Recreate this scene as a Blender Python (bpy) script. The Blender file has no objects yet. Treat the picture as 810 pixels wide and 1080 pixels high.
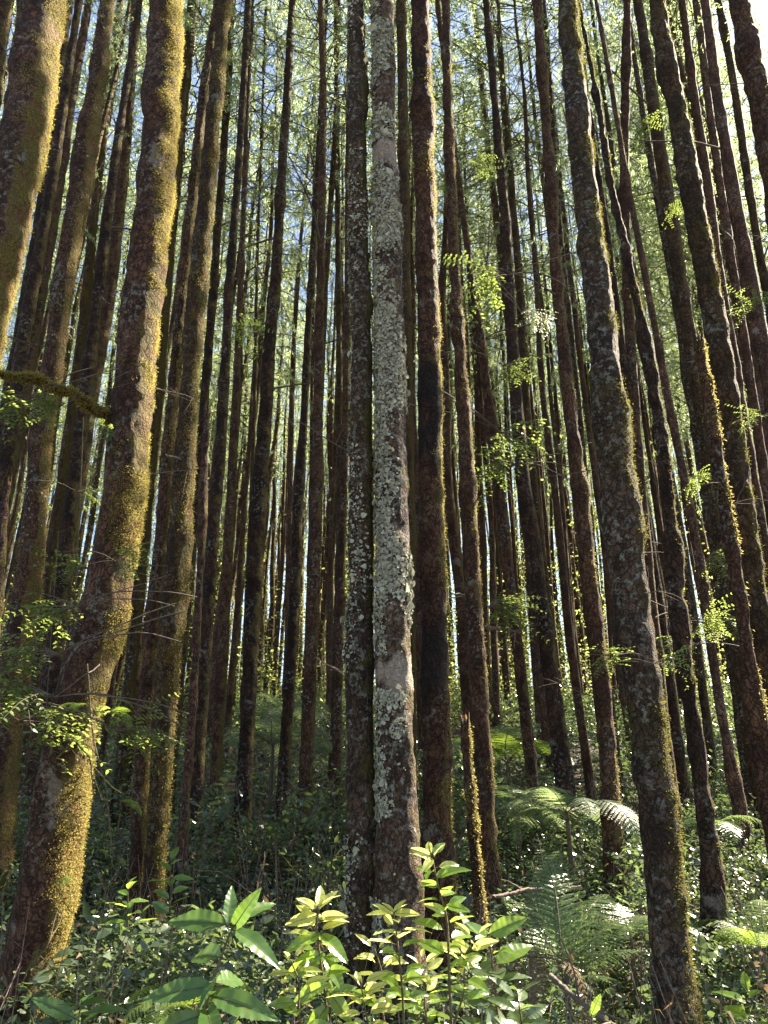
import bpy, math
import numpy as np
from mathutils import Vector, Matrix, Euler

R = math.radians
S = bpy.context.scene
COL = S.collection

# ------------------------------------------------------------------ camera, sky, sun, exposure
PITCH, FPX, CAM_Z = R(22.0), 813.0, 1.55
cd = bpy.data.cameras.new('camera'); cam = bpy.data.objects.new('camera', cd); COL.objects.link(cam)
cam.location = (0, 0, CAM_Z); cam.rotation_euler = (math.pi/2 + PITCH, 0, 0)
cd.sensor_fit = 'VERTICAL'; cd.sensor_height = 36.0; cd.lens = 36.0*FPX/1080.0
cd.clip_start = 0.05; cd.clip_end = 2000
S.camera = cam

SUN_EL, SUN_AZ = R(46), R(56.5)                 # azimuth clockwise from +Y (towards +X)
SUN = Vector((math.sin(SUN_AZ)*math.cos(SUN_EL), math.cos(SUN_AZ)*math.cos(SUN_EL), math.sin(SUN_EL)))
w = bpy.data.worlds.new('World'); S.world = w; w.use_nodes = True
nt = w.node_tree; bg = nt.nodes['Background']
sky = nt.nodes.new('ShaderNodeTexSky'); sky.sky_type = 'NISHITA'; sky.sun_disc = False
sky.sun_elevation = SUN_EL; sky.sun_rotation = SUN_AZ; sky.air_density = 1.0; sky.dust_density = 0.5
nt.links.new(sky.outputs[0], bg.inputs[0]); bg.inputs[1].default_value = 0.062
ld = bpy.data.lights.new('sun', 'SUN'); ld.energy = 5.0; ld.angle = R(0.5); ld.color = (1.0, 0.93, 0.80)
sun = bpy.data.objects.new('sun', ld); COL.objects.link(sun)
sun.rotation_euler = SUN.to_track_quat('Z', 'Y').to_euler()
S.view_settings.view_transform = 'Standard'; S.view_settings.look = 'None'
S.view_settings.exposure = 2.6; S.view_settings.gamma = 1.0; S.view_settings.use_curve_mapping = False
S.view_settings.use_white_balance = True; S.view_settings.white_balance_temperature = 7150; S.view_settings.white_balance_tint = 12
S.cycles.max_bounces = 5; S.cycles.diffuse_bounces = 3; S.cycles.transmission_bounces = 3
S.cycles.glossy_bounces = 1

# ------------------------------------------------------------------ maths helpers
CP, SP = math.cos(PITCH), math.sin(PITCH)
def at(x, y, d):
    """point seen at photo pixel (x, y) on the upright plane Y = d, and metres per pixel there"""
    dx, dy = (x-405.0)/FPX, (540.0-y)/FPX
    t = d/(CP-dy*SP)
    return np.array([dx*t, d, CAM_Z+t*(SP+dy*CP)]), t/FPX

def _hash(i):
    i = (i[..., 0].astype(np.int64)*374761393 + i[..., 1].astype(np.int64)*668265263 + i[..., 2].astype(np.int64)*2147483647) & 0xffffffff
    i = ((i ^ (i >> 13))*1274126177) & 0xffffffff
    i = ((i ^ (i >> 16))*2246822519) & 0xffffffff
    return ((i ^ (i >> 15)) & 0xffff)/32767.5-1.0
def vnoise(p):
    p = np.asarray(p, float); f = np.floor(p); u = p-f; u = u*u*(3-2*u); f = f.astype(np.int64)
    out = 0
    for a in (0, 1):
        for b in (0, 1):
            for c in (0, 1):
                wgt = (u[..., 0] if a else 1-u[..., 0])*(u[..., 1] if b else 1-u[..., 1])*(u[..., 2] if c else 1-u[..., 2])
                out = out+wgt*_hash(f+np.array([a, b, c]))
    return out
def fbm(p, o=3):
    p = np.asarray(p, float); s, a = 0, 1.0
    for k in range(o):
        s = s+a*vnoise(p*2**k+17.3*k); a *= .5
    return s

GY = np.array([-400, -20, 0, 4, 8, 12, 16, 20, 30, 60, 200, 600.])
GZ = np.array([-6, -1.0, 0, .42, 1.02, 1.9, 2.75, 3.6, 5.7, 11.3, 34, 95.])
def ground(x, y):
    x = np.asarray(x, float); y = np.asarray(y, float)
    z = np.interp(y, GY, GZ)
    p = np.stack([x, y, 0*x], -1)
    return z+.16*vnoise(p*.35+5)+.05*vnoise(p*1.3)
def g1(x, y): return float(ground(np.array([x]), np.array([y]))[0])

def norm(v): return v/np.maximum(np.linalg.norm(v, axis=-1, keepdims=True), 1e-9)

# ------------------------------------------------------------------ mesh helpers
def build_mesh(name, V, F, mats, midx=None, smooth=True):
    """V (n,3), F (m,k) array of equal-sided faces (or list of such arrays)"""
    if isinstance(F, np.ndarray): F = [F]
    F = [f for f in F if len(f)]
    me = bpy.data.meshes.new(name)
    V = np.asarray(V, np.float32)
    me.vertices.add(len(V)); me.vertices.foreach_set('co', V.ravel())
    loops = np.concatenate([f.ravel() for f in F]).astype(np.int32)
    sizes = np.concatenate([np.full(len(f), f.shape[1], np.int32) for f in F])
    me.loops.add(len(loops)); me.loops.foreach_set('vertex_index', loops)
    me.polygons.add(len(sizes))
    me.polygons.foreach_set('loop_start', np.concatenate([[0], np.cumsum(sizes)[:-1]]).astype(np.int32))
    me.polygons.foreach_set('loop_total', sizes)
    me.polygons.foreach_set('use_smooth', np.full(len(sizes), smooth, bool))
    for m in mats: me.materials.append(m)
    if midx is not None: me.polygons.foreach_set('material_index', np.asarray(midx, np.int32))
    me.update(calc_edges=True); me.validate()
    return me

class MB:
    """collects pieces, one mesh at the end"""
    def __init__(s): s.V, s.F, s.M, s.n = [], [], [], 0
    def add(s, V, F, m=0):
        V = np.asarray(V, float).reshape(-1, 3)
        s.V.append(V); s.F.append(np.asarray(F, int)+s.n); s.M.append(np.full(len(F), m)); s.n += len(V)
    def quads(s, Q, m=0):
        Q = np.asarray(Q, float)
        if len(Q): s.add(Q.reshape(-1, 3), np.arange(len(Q)*Q.shape[1]).reshape(len(Q), Q.shape[1]), m)
    def tube(s, P, r, n=5, m=0):
        V, F = tube(np.asarray(P, float), np.asarray(r, float), n); s.add(V, F, m)
    def mesh(s, name, mats, smooth=True):
        # group by face size so that material indices keep their order
        return build_mesh(name, np.concatenate(s.V), s.F, mats, np.concatenate([m for m, f in zip(s.M, s.F) if len(f)]), smooth)

def frames(P):
    T = norm(np.gradient(P, axis=0))
    ref = np.where(np.abs(T[:, 2:3]) > .9, np.array([[0, 1., 0]]), np.array([[0, 0, 1.]]))
    if len(P) > 1: ref[:] = ref[len(ref)//2]
    A = norm(np.cross(ref, T)); B = np.cross(T, A)
    return T, A, B
def tube(P, r, n=6):
    T, A, B = frames(P)
    a = np.arange(n)*2*math.pi/n
    V = P[:, None]+r[:, None, None]*(np.cos(a)[None, :, None]*A[:, None]+np.sin(a)[None, :, None]*B[:, None])
    k = len(P); i, j = np.meshgrid(np.arange(k-1), np.arange(n), indexing='ij'); j2 = (j+1) % n
    F = np.stack([i*n+j, i*n+j2, (i+1)*n+j2, (i+1)*n+j], -1).reshape(-1, 4)
    return V.reshape(-1, 3), F

def link(name, data, parent=None, loc=None, rot=None, scale=None):
    o = bpy.data.objects.new(name, data); COL.objects.link(o)
    if parent is not None: o.parent = parent
    if loc is not None: o.location = loc
    if rot is not None: o.rotation_euler = rot
    if scale is not None: o.scale = (scale,)*3 if np.isscalar(scale) else scale
    return o
def tag(o, label=None, cat=None, group=None, kind=None):
    for k, v in (('label', label), ('category', cat), ('group', group), ('kind', kind)):
        if v: o[k] = v
    return o
def thing(name, label, cat, loc=(0, 0, 0), group=None, rot=None, scale=None):
    return tag(link(name, None, None, loc, rot, scale), label, cat, group)

# ------------------------------------------------------------------ materials
class N:
    def __init__(s, name):
        s.m = bpy.data.materials.new(name); s.m.use_nodes = True; s.t = s.m.node_tree
        s.t.nodes.clear(); s.out = s.new('ShaderNodeOutputMaterial')
    def new(s, t, **kw):
        n = s.t.nodes.new(t)
        for k, v in kw.items():
            if k.startswith('i_'):
                key = k[2:]; n.inputs[int(key) if key.isdigit() else key].default_value = v
            else: setattr(n, k, v)
        return n
    def ln(s, a, b): s.t.links.new(a, b)
    def noise(s, vec, scale, detail=3, rough=.55):
        n = s.new('ShaderNodeTexNoise'); n.inputs['Scale'].default_value = scale; n.inputs['Detail'].default_value = detail
        n.inputs['Roughness'].default_value = rough; s.ln(vec, n.inputs['Vector']); return n.outputs[0]
    def ramp(s, fac, stops, interp='LINEAR'):
        r = s.new('ShaderNodeValToRGB'); r.color_ramp.interpolation = interp
        e = r.color_ramp.elements
        while len(e) < len(stops): e.new(.5)
        for el, (p, c) in zip(e, stops):
            el.position = p; el.color = (c, c, c, 1) if np.isscalar(c) else (*c, 1)
        s.ln(fac, r.inputs[0]); return r.outputs[0]
    def mix(s, fac, a, b):
        n = s.new('ShaderNodeMix', data_type='RGBA')
        for v, i in ((fac, 0), (a, 6), (b, 7)):
            if hasattr(v, 'links'): s.ln(v, n.inputs[i])
            elif i == 0: n.inputs[0].default_value = v
            else: n.inputs[i].default_value = (*v, 1)
        return n.outputs[2]
    def math(s, op, a, b=0.0):
        n = s.new('ShaderNodeMath', operation=op)
        for v, i in ((a, 0), (b, 1)):
            if hasattr(v, 'links'): s.ln(v, n.inputs[i])
            else: n.inputs[i].default_value = v
        return n.outputs[0]

def bark(name, dark, mid, lichen, moss, white, mosscol=(.150, .122, .034), seed=0.0, mside=.22):
    b = N(name)
    tc = b.new('ShaderNodeTexCoord'); oi = b.new('ShaderNodeObjectInfo')
    off = b.new('ShaderNodeCombineXYZ')
    o = b.math('MULTIPLY', oi.outputs['Random'], 37.0); o = b.math('ADD', o, seed)
    for i in range(3): b.ln(o, off.inputs[i])
    va = b.new('ShaderNodeVectorMath', operation='ADD'); b.ln(tc.outputs['Object'], va.inputs[0]); b.ln(off.outputs[0], va.inputs[1])
    P = va.outputs[0]
    mp = b.new('ShaderNodeMapping'); b.ln(P, mp.inputs[0]); mp.inputs['Scale'].default_value = (1, 1, .55)
    PS = mp.outputs[0]
    n1 = b.noise(PS, 17, 7, .68); n2 = b.noise(P, 2.6, 5, .62); nf = b.noise(P, 85, 4, .7)
    base = b.mix(b.ramp(n1, [(.40, 0.), (.60, 1.)]), dark, mid)
    base = b.mix(b.ramp(n2, [(.46, 0.), (.60, .75)]), base, tuple(c*.5 for c in dark))
    base = b.mix(b.ramp(nf, [(.5, 0.), (.68, .55)]), base, tuple(c*1.25 for c in mid))
    vc = b.new('ShaderNodeTexVoronoi', feature='DISTANCE_TO_EDGE'); vc.inputs['Scale'].default_value = 30
    wv = b.new('ShaderNodeVectorMath', operation='ADD'); b.ln(PS, wv.inputs[0])
    nv = b.new('ShaderNodeTexNoise'); nv.inputs['Scale'].default_value = 14; nv.inputs['Detail'].default_value = 4; b.ln(P, nv.inputs['Vector'])
    sv = b.new('ShaderNodeVectorMath', operation='SCALE'); b.ln(nv.outputs['Color'], sv.inputs[0]); sv.inputs['Scale'].default_value = .09; b.ln(sv.outputs[0], wv.inputs[1])
    b.ln(wv.outputs[0], vc.inputs['Vector'])
    crack = b.ramp(vc.outputs['Distance'], [(.02, 0.), (.13, 1.)])
    base = b.mix(b.math('MULTIPLY', b.math('SUBTRACT', 1.0, crack), .75), base, tuple(c*.35 for c in dark))
    base = b.mix(b.ramp(b.noise(P, 150, 3, .7), [(.36, .8), (.52, 0.)]), base, tuple(c*.5 for c in dark))
    # pale crust lichen blotches
    n3 = b.noise(P, 26, 5, .7); n3b = b.noise(P, 2.1, 3)
    lf = b.math('MULTIPLY', b.ramp(n3, [(.53, 0.), (.60, 1.)]), b.ramp(n3b, [(.62-.3*lichen, 0.), (.75-.3*lichen, 1.)]))
    base = b.mix(b.math('MULTIPLY', lf, .8), base, (.30, .30, .245))
    n4 = b.math('ADD', b.noise(P, 4.2, 3, .5), b.math('MULTIPLY', b.math('SUBTRACT', nf, .5), .16))
    wf = b.math('MULTIPLY', b.ramp(n4, [(.72-.16*white, 0.), (.77-.16*white, 1.)]), .7 if white > 0 else 0.0)
    base = b.mix(wf, base, b.mix(b.ramp(nf, [(.3, 0.), (.7, 1.)]), (.27, .215, .185), (.40, .345, .30)))
    # moss cushion cover, massed on the sun side so its gold paints sunlight there
    ge = b.new('ShaderNodeNewGeometry')
    dp = b.new('ShaderNodeVectorMath', operation='DOT_PRODUCT'); b.ln(ge.outputs['Normal'], dp.inputs[0]); dp.inputs[1].default_value = (.85, .25, .1)
    n5 = b.noise(P, 5.5, 6, .68)
    mf = b.math('ADD', n5, b.math('MULTIPLY', dp.outputs['Value'], mside))
    mf = b.ramp(mf, [(.62-.3*moss, 0.), (.74-.3*moss, 1.)])
    mc = b.mix(b.ramp(nf, [(.3, 0.), (.7, 1.)]), tuple(c*.5 for c in mosscol), tuple(min(c*1.35, 1) for c in mosscol))
    mc = b.mix(b.ramp(b.noise(P, 8, 2), [(.45, 0.), (.65, .8)]), mc, (mosscol[0]*1.1, mosscol[1]*.72, mosscol[2]*1.1))
    base = b.mix(mf, base, mc)
    for nm, c1, c2 in (('black_band', (.009, .007, .007), (.034, .023, .020)), ('bare_band', (.36, .28, .21), (.56, .47, .38))):
        at_ = b.new('ShaderNodeAttribute', attribute_name=nm)
        e = b.math('ADD', at_.outputs['Fac'], b.math('ADD', b.math('MULTIPLY', b.math('SUBTRACT', n1, .5), .55), b.math('MULTIPLY', b.math('SUBTRACT', nf, .5), .35)))
        e = b.math('MULTIPLY', b.ramp(e, [(.22, 0.), (.88, .9)]), b.math('GREATER_THAN', at_.outputs['Fac'], .02))
        base = b.mix(e, base, b.mix(b.ramp(nf, [(.35, 0.), (.65, 1.)]), c1, c2))
    bs = b.new('ShaderNodeBsdfPrincipled'); b.ln(base, bs.inputs['Base Color']); bs.inputs['Roughness'].default_value = .85
    bs.inputs['Specular IOR Level'].default_value = .25
    vo = b.new('ShaderNodeTexVoronoi'); vo.inputs['Scale'].default_value = 42; b.ln(PS, vo.inputs['Vector'])
    h = b.math('ADD', b.math('MULTIPLY', nf, .7), b.math('ADD', n1, b.math('MULTIPLY', vo.outputs['Distance'], .6)))
    h = b.math('ADD', h, b.math('ADD', b.math('MULTIPLY', lf, .25), b.math('MULTIPLY', crack, .5)))
    bu = b.new('ShaderNodeBump'); bu.inputs['Strength'].default_value = 1.0; bu.inputs['Distance'].default_value = .034
    b.ln(h, bu.inputs['Height']); b.ln(bu.outputs[0], bs.inputs['Normal']); b.ln(bs.outputs[0], b.out.inputs[0])
    return b.m

def leafmat(name, col, col2, tr, trf=.4, rough=.38, scale=3.0, spec=.5, isl=.6, spots=False):
    b = N(name)
    tc = b.new('ShaderNodeTexCoord'); ge = b.new('ShaderNodeNewGeometry')
    n = b.noise(tc.outputs['Object'], scale, 2)
    f = b.math('ADD', b.math('MULTIPLY', n, .8), b.math('MULTIPLY', ge.outputs['Random Per Island'], isl))
    c = b.mix(b.ramp(f, [(.4, 0.), (.95, 1.)]), col, col2)
    bs = b.new('ShaderNodeBsdfPrincipled'); b.ln(c, bs.inputs['Base Color']); bs.inputs['Roughness'].default_value = rough
    bs.inputs['Specular IOR Level'].default_value = spec
    if spots:
        n2 = b.noise(tc.outputs['Object'], 11, 5, .75); oi = b.new('ShaderNodeObjectInfo')
        c = b.mix(b.math('MULTIPLY', oi.outputs['Random'], .45), c, tuple(a*.55 for a in col))
        c = b.mix(b.ramp(n2, [(.60, 0.), (.68, .85)]), c, (.13, .085, .03))
    b.ln(c, bs.inputs['Base Color'])
    t = b.new('ShaderNodeBsdfTranslucent')
    tcx = b.mix(b.ramp(f, [(.4, 0.), (.95, 1.)]), tr, tuple(min(1, a*1.25) for a in tr)); b.ln(tcx, t.inputs[0])
    mx = b.new('ShaderNodeMixShader'); mx.inputs[0].default_value = trf
    b.ln(bs.outputs[0], mx.inputs[1]); b.ln(t.outputs[0], mx.inputs[2]); b.ln(mx.outputs[0], b.out.inputs[0])
    return b.m
def plain(name, c1, c2, scale=30, rough=.85, bump=.01):
    b = N(name); tc = b.new('ShaderNodeTexCoord')
    n = b.noise(tc.outputs['Object'], scale, 5, .65)
    c = b.mix(b.ramp(n, [(.35, 0.), (.65, 1.)]), c1, c2)
    bs = b.new('ShaderNodeBsdfPrincipled'); b.ln(c, bs.inputs['Base Color']); bs.inputs['Roughness'].default_value = rough
    bu = b.new('ShaderNodeBump'); bu.inputs['Distance'].default_value = bump; bu.inputs['Strength'].default_value = 1
    b.ln(n, bu.inputs['Height']); b.ln(bu.outputs[0], bs.inputs['Normal']); b.ln(bs.outputs[0], b.out.inputs[0])
    return b.m

BARK = {
    'red':   bark('bark reddish brown', (.058, .026, .015), (.215, .105, .060), .38, .26, .14),
    'mossy': bark('bark thick with yellow moss', (.058, .027, .016), (.225, .110, .068), .48, .14, .24, (.150, .116, .030), seed=3.1, mside=.62),
    'olive': bark('bark under olive moss', (.048, .028, .014), (.170, .098, .048), .40, .52, .12, (.105, .082, .014), seed=7.7, mside=.3),
    'dark':  bark('bark dark brown', (.026, .014, .009), (.130, .066, .041), .40, .22, .08, seed=11.3),  # deeper brown version of the bark tone
    'pale':  bark('bark crusted with pale lichen', (.075, .042, .026), (.250, .148, .095), 1.25, .16, .46, seed=5.9, mside=.1),
    'grey':  bark('bark mottled grey', (.046, .028, .017), (.175, .105, .065), .85, .42, .22, (.085, .072, .018), seed=9.2),
    'pink':  bark('bark pinkish and clean', (.075, .037, .025), (.270, .138, .095), .40, .16, .22, seed=13.7),
}
MOSS = leafmat('moss tufts', (.140, .110, .026), (.310, .255, .080), (.56, .48, .14), .42, .8, 9, .2, .3)
MOSSD = leafmat('olive moss tufts', (.070, .062, .012), (.150, .130, .025), (.24, .23, .04), .4, .8, 9, .2, .3)
LICHEN = leafmat('foliose lichen', (.22, .22, .165), (.46, .455, .36), (.3, .30, .22), .15, .9, 14, .2)
WOOD = plain('twig wood', (.06, .042, .032), (.14, .105, .08), 25)
DEADWOOD = plain('weathered dead wood', (.10, .065, .05), (.26, .18, .14), 40)
NEEDLE = leafmat('canopy needles', (.050, .085, .042), (.095, .128, .066), (.43, .54, .25), .53, .36, .7)
LEAFY = leafmat('canopy leaves', (.060, .102, .042), (.11, .148, .066), (.49, .60, .25), .55, .42, .9)
FARL = leafmat('far leaves', (.075, .100, .030), (.115, .140, .045), (.42, .48, .14), .5, .5, .2)
SPRIG = leafmat('sprig leaves', (.060, .095, .028), (.10, .145, .045), (.32, .42, .09), .42, .48, 5, .3)
UNDER = leafmat('undergrowth leaves', (.040, .066, .038), (.098, .130, .072), (.16, .23, .07), .30, .24, 1.6, .8)
SHRUB = leafmat('shrub leaves', (.038, .070, .034), (.090, .130, .060), (.18, .27, .06), .33, .28, 3, .6)
FERN = leafmat('fern pinnae', (.050, .088, .036), (.085, .130, .052), (.26, .38, .11), .38, .28, 3)
FERNY = leafmat('yellow green fern pinnae', (.060, .115, .022), (.10, .16, .032), (.32, .46, .06), .42, .42, 3)
FERNP = leafmat('fern pinnae paled for sky sheen', (.075, .112, .064), (.130, .172, .100), (.28, .37, .16), .40, .42, 3, .35)  # pale base colour paints in the sky's reflection on the fronds
BIGLEAF = leafmat('large sapling leaf', (.036, .088, .022), (.062, .130, .032), (.24, .42, .06), .30, .30, 6, .6, spots=True)
YOUNG = leafmat('young shoot leaf', (.24, .29, .07), (.36, .39, .12), (.82, .86, .24), .48, .24, 6, .7, spots=True)
GREENL = leafmat('glossy shoot leaf', (.070, .145, .028), (.120, .200, .040), (.42, .62, .08), .42, .22, 6, .8, spots=True)
STEM = plain('green brown stem', (.06, .05, .02), (.13, .10, .045), 40)
BROWNF = leafmat('dead brown fern', (.085, .055, .030), (.17, .115, .065), (.2, .14, .07), .25, .8, 5, .2)
SOIL = plain('forest floor', (.018, .013, .008), (.060, .045, .026), 6, .95, .05)

# ------------------------------------------------------------------ the ground
def make_ground():
    ys = np.concatenate([np.linspace(-60, -2, 20), np.linspace(-1.5, 30, 127), np.linspace(31, 70, 40), np.geomspace(75, 600, 20)])
    xs = np.concatenate([-np.geomspace(400, 26, 18), np.linspace(-25, 25, 161), np.geomspace(26, 400, 18)])
    X, Y = np.meshgrid(xs, ys, indexing='xy')
    Z = ground(X, Y)+.03*vnoise(np.stack([X*4, Y*4, 0*X], -1))
    V = np.stack([X, Y, Z], -1).reshape(-1, 3)
    ny, nx = X.shape; i, j = np.meshgrid(np.arange(ny-1), np.arange(nx-1), indexing='ij')
    F = np.stack([i*nx+j, i*nx+j+1, (i+1)*nx+j+1, (i+1)*nx+j], -1).reshape(-1, 4)
    tag(link('ground', build_mesh('ground', V, F, [SOIL])), kind='structure')
make_ground()

# ------------------------------------------------------------------ leaf cards
def rand_dirs(rng, n):
    return norm(rng.normal(size=(n, 3)))
def leaf_quads(P, D, Nn, L, W, bend=.15):
    """n rhombic leaves: base P, direction D, face normal Nn, length L, width W"""
    D = norm(D); Sd = norm(np.cross(D, Nn)); Nn = np.cross(Sd, D)
    L = np.broadcast_to(L, (len(P),))[:, None]; W = np.broadcast_to(W, (len(P),))[:, None]
    b = P; t = P+D*L-Nn*L*bend
    m = P+D*L*.45+Nn*L*bend*.3
    return np.stack([b, m+Sd*W*.5, t, m-Sd*W*.5], 1)
def leaf_hex(P, D, Nn, L, W, bend=.12):
    """rounder six-point leaves"""
    D = norm(D); Sd = norm(np.cross(D, Nn)); Nn = np.cross(Sd, D)
    L = np.broadcast_to(L, (len(P),))[:, None]; W = np.broadcast_to(W, (len(P),))[:, None]
    a1 = P+D*L*.3+Nn*L*bend*.3; a2 = P+D*L*.68-Nn*L*bend*.1
    return np.stack([P, a1+Sd*W*.46, a2+Sd*W*.42, P+D*L-Nn*L*bend, a2-Sd*W*.42, a1-Sd*W*.46], 1)

# ------------------------------------------------------------------ tree crowns (shared meshes)
def curve(p0, d0, L, droop, n=6, rng=None, wig=.0):
    P = [np.array(p0, float)]; d = np.array(d0, float)
    for k in range(n-1):
        d = d+np.array([0, 0, -droop/(n-1)])
        if wig: d = d+rng.normal(size=3)*wig
        d = d/np.linalg.norm(d); P.append(P[-1]+d*L/(n-1))
    return np.array(P)
def make_crown(seed, kind, H=11.0, Rr=1.9, nb=60, low=True, dens=1.0):
    rng = np.random.default_rng(seed); mb = MB(); LP, LD, LL, LW = [], [], [], []
    for i in range(nb):
        u = (i+rng.random())/nb; h = H*u
        prof = (.55+.75*math.sin(min(1, u*1.15+.12)*math.pi*.93))
        az = rng.random()*2*math.pi; L = Rr*prof*rng.uniform(.65, 1.2)
        up = rng.uniform(-.05, .45) if kind == 'droop' else rng.uniform(.1, .75)
        d0 = np.array([math.cos(az), math.sin(az), up]); d0 /= np.linalg.norm(d0)
        B = curve((0, 0, h), d0, L, .75 if kind == 'droop' else .35, 7, rng, .10)
        mb.tube(B, np.linspace(.008+.003*L, .0022, 7), 3, 0)
        bare = u < .16 and low; clump = rng.choice([.15, .5, 1.1, 2.0])
        nt_ = rng.integers(8, 13)
        for k in range(nt_):
            s = .22+.78*(k+rng.random())/nt_; q = s*6; a = int(min(q, 5)); p = B[a]+(B[a+1]-B[a])*(q-a)
            tdir = B[min(a+1, 6)]-B[a]; tdir = tdir/np.linalg.norm(tdir)
            td = norm(tdir*.7+rng.normal(size=3)*.6+np.array([0, 0, -.35 if kind == 'droop' else .1]))
            tl = rng.uniform(.3, .75)*(1 if kind == 'droop' else .75)
            T = curve(p, td, tl, .9 if kind == 'droop' else .3, 5, rng, .08)
            mb.tube(T, np.linspace(.003, .0012, 5), 3, 0)
            if bare and rng.random() < .75: continue
            m = int((rng.integers(22, 36) if kind == 'droop' else rng.integers(14, 24))*dens*clump)+1
            ss = rng.uniform(.05, 1, m)*4; aa = np.minimum(ss.astype(int), 3)
            LP.append(T[aa]+(T[aa+1]-T[aa])*(ss-aa)[:, None])
            dd = norm(T[aa+1]-T[aa])*(.8 if kind == 'droop' else .45)+rng.normal(size=(m, 3))*.55+np.array([0, 0, -.25])
            LD.append(dd)
            LL.append(rng.uniform(.06, .13, m) if kind == 'droop' else rng.uniform(.045, .080, m))
            LW.append(rng.uniform(.010, .016, m) if kind == 'droop' else rng.uniform(.020, .034, m))
    LP, LD, LL, LW = map(np.concatenate, (LP, LD, LL, LW))
    nn = norm(rand_dirs(rng, len(LP))+np.array([0, 0, .6]))
    mb.quads(leaf_quads(LP, LD, nn, LL, LW), 1)
    return mb.mesh('crown', [WOOD, NEEDLE if kind == 'droop' else LEAFY], False)
CROWNS = [make_crown(10+i, 'droop', 11, 1.9, 66) for i in range(4)] + [make_crown(30+i, 'leafy', 11, 1.8, 72) for i in range(4)]
THIN = [make_crown(50+i, 'droop', 11, 1.4, 24, True, .5) for i in range(2)] + [make_crown(55+i, 'leafy', 11, 1.4, 24, True, .5) for i in range(2)]

def make_branch(seed):
    """bare forked dead branch growing along +X"""
    rng = np.random.default_rng(seed); mb = MB()
    B = curve((0, 0, 0), (1, 0, rng.uniform(.1, .5)), 1.0, rng.uniform(.1, .7), 9, rng, .09)
    mb.tube(B, np.linspace(.011, .003, 9), 5)
    for k in range(5):
        a = rng.integers(2, 8); d = norm(B[a]-B[a-1]+rng.normal(size=3)*.55)
        T = curve(B[a], d, rng.uniform(.2, .5), .4, 6, rng, .1); mb.tube(T, np.linspace(.0045, .0015, 6), 4)
    return mb.mesh('branch', [WOOD])
BRANCHES = [make_branch(70+i) for i in range(6)]

# ------------------------------------------------------------------ traced trees
def trunk_path(pts, d, zg, top, H):
    """pts: photo (x, y, width) top to bottom -> dense centre line and radius, world coordinates"""
    A = []
    for (x, y, wd) in sorted(pts, key=lambda p: -p[1]):
        p, mpp = at(x, y, d); A.append((p[2], p[0], wd*mpp*.5))
    A = np.array(A); z, x, r = A[:, 0], A[:, 1], A[:, 2]
    if len(z) == 2: z = np.insert(z, 1, z.mean()); x = np.insert(x, 1, x.mean()); r = np.insert(r, 1, r.mean())
    z0, z1 = zg-.25, (zg+H if top is None else z[-1])
    if z[0] > z0:
        k = (x[1]-x[0])/(z[1]-z[0]); z = np.insert(z, 0, z0); x = np.insert(x, 0, x[0]+k*.8*(z0-z[1])); r = np.insert(r, 0, r[0]*1.08)
    if z1 > z[-1]+.3:
        n = max(1, len(z)-3); k = (x[-1]-x[n])/(z[-1]-z[n]) if z[-1] > z[n] else 0; k = max(-.14, min(.14, k))
        for zz in (z[-1]+1.2, z1):
            if zz > z1: continue
            f = (zz-z[-1])/(z1-z[-1]); x = np.append(x, x[-1]+k*.8*(zz-z[-1])); r = np.append(r, r[-1]*(1-f)+.025*f); z = np.append(z, zz)
    return z0, z1, z, x, r
def smooth_interp(zq, z, v, s):
    o = 0
    for k in (-1, -.5, 0, .5, 1): o = o+np.interp(zq+k*s, z, v)
    return o/5

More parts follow.
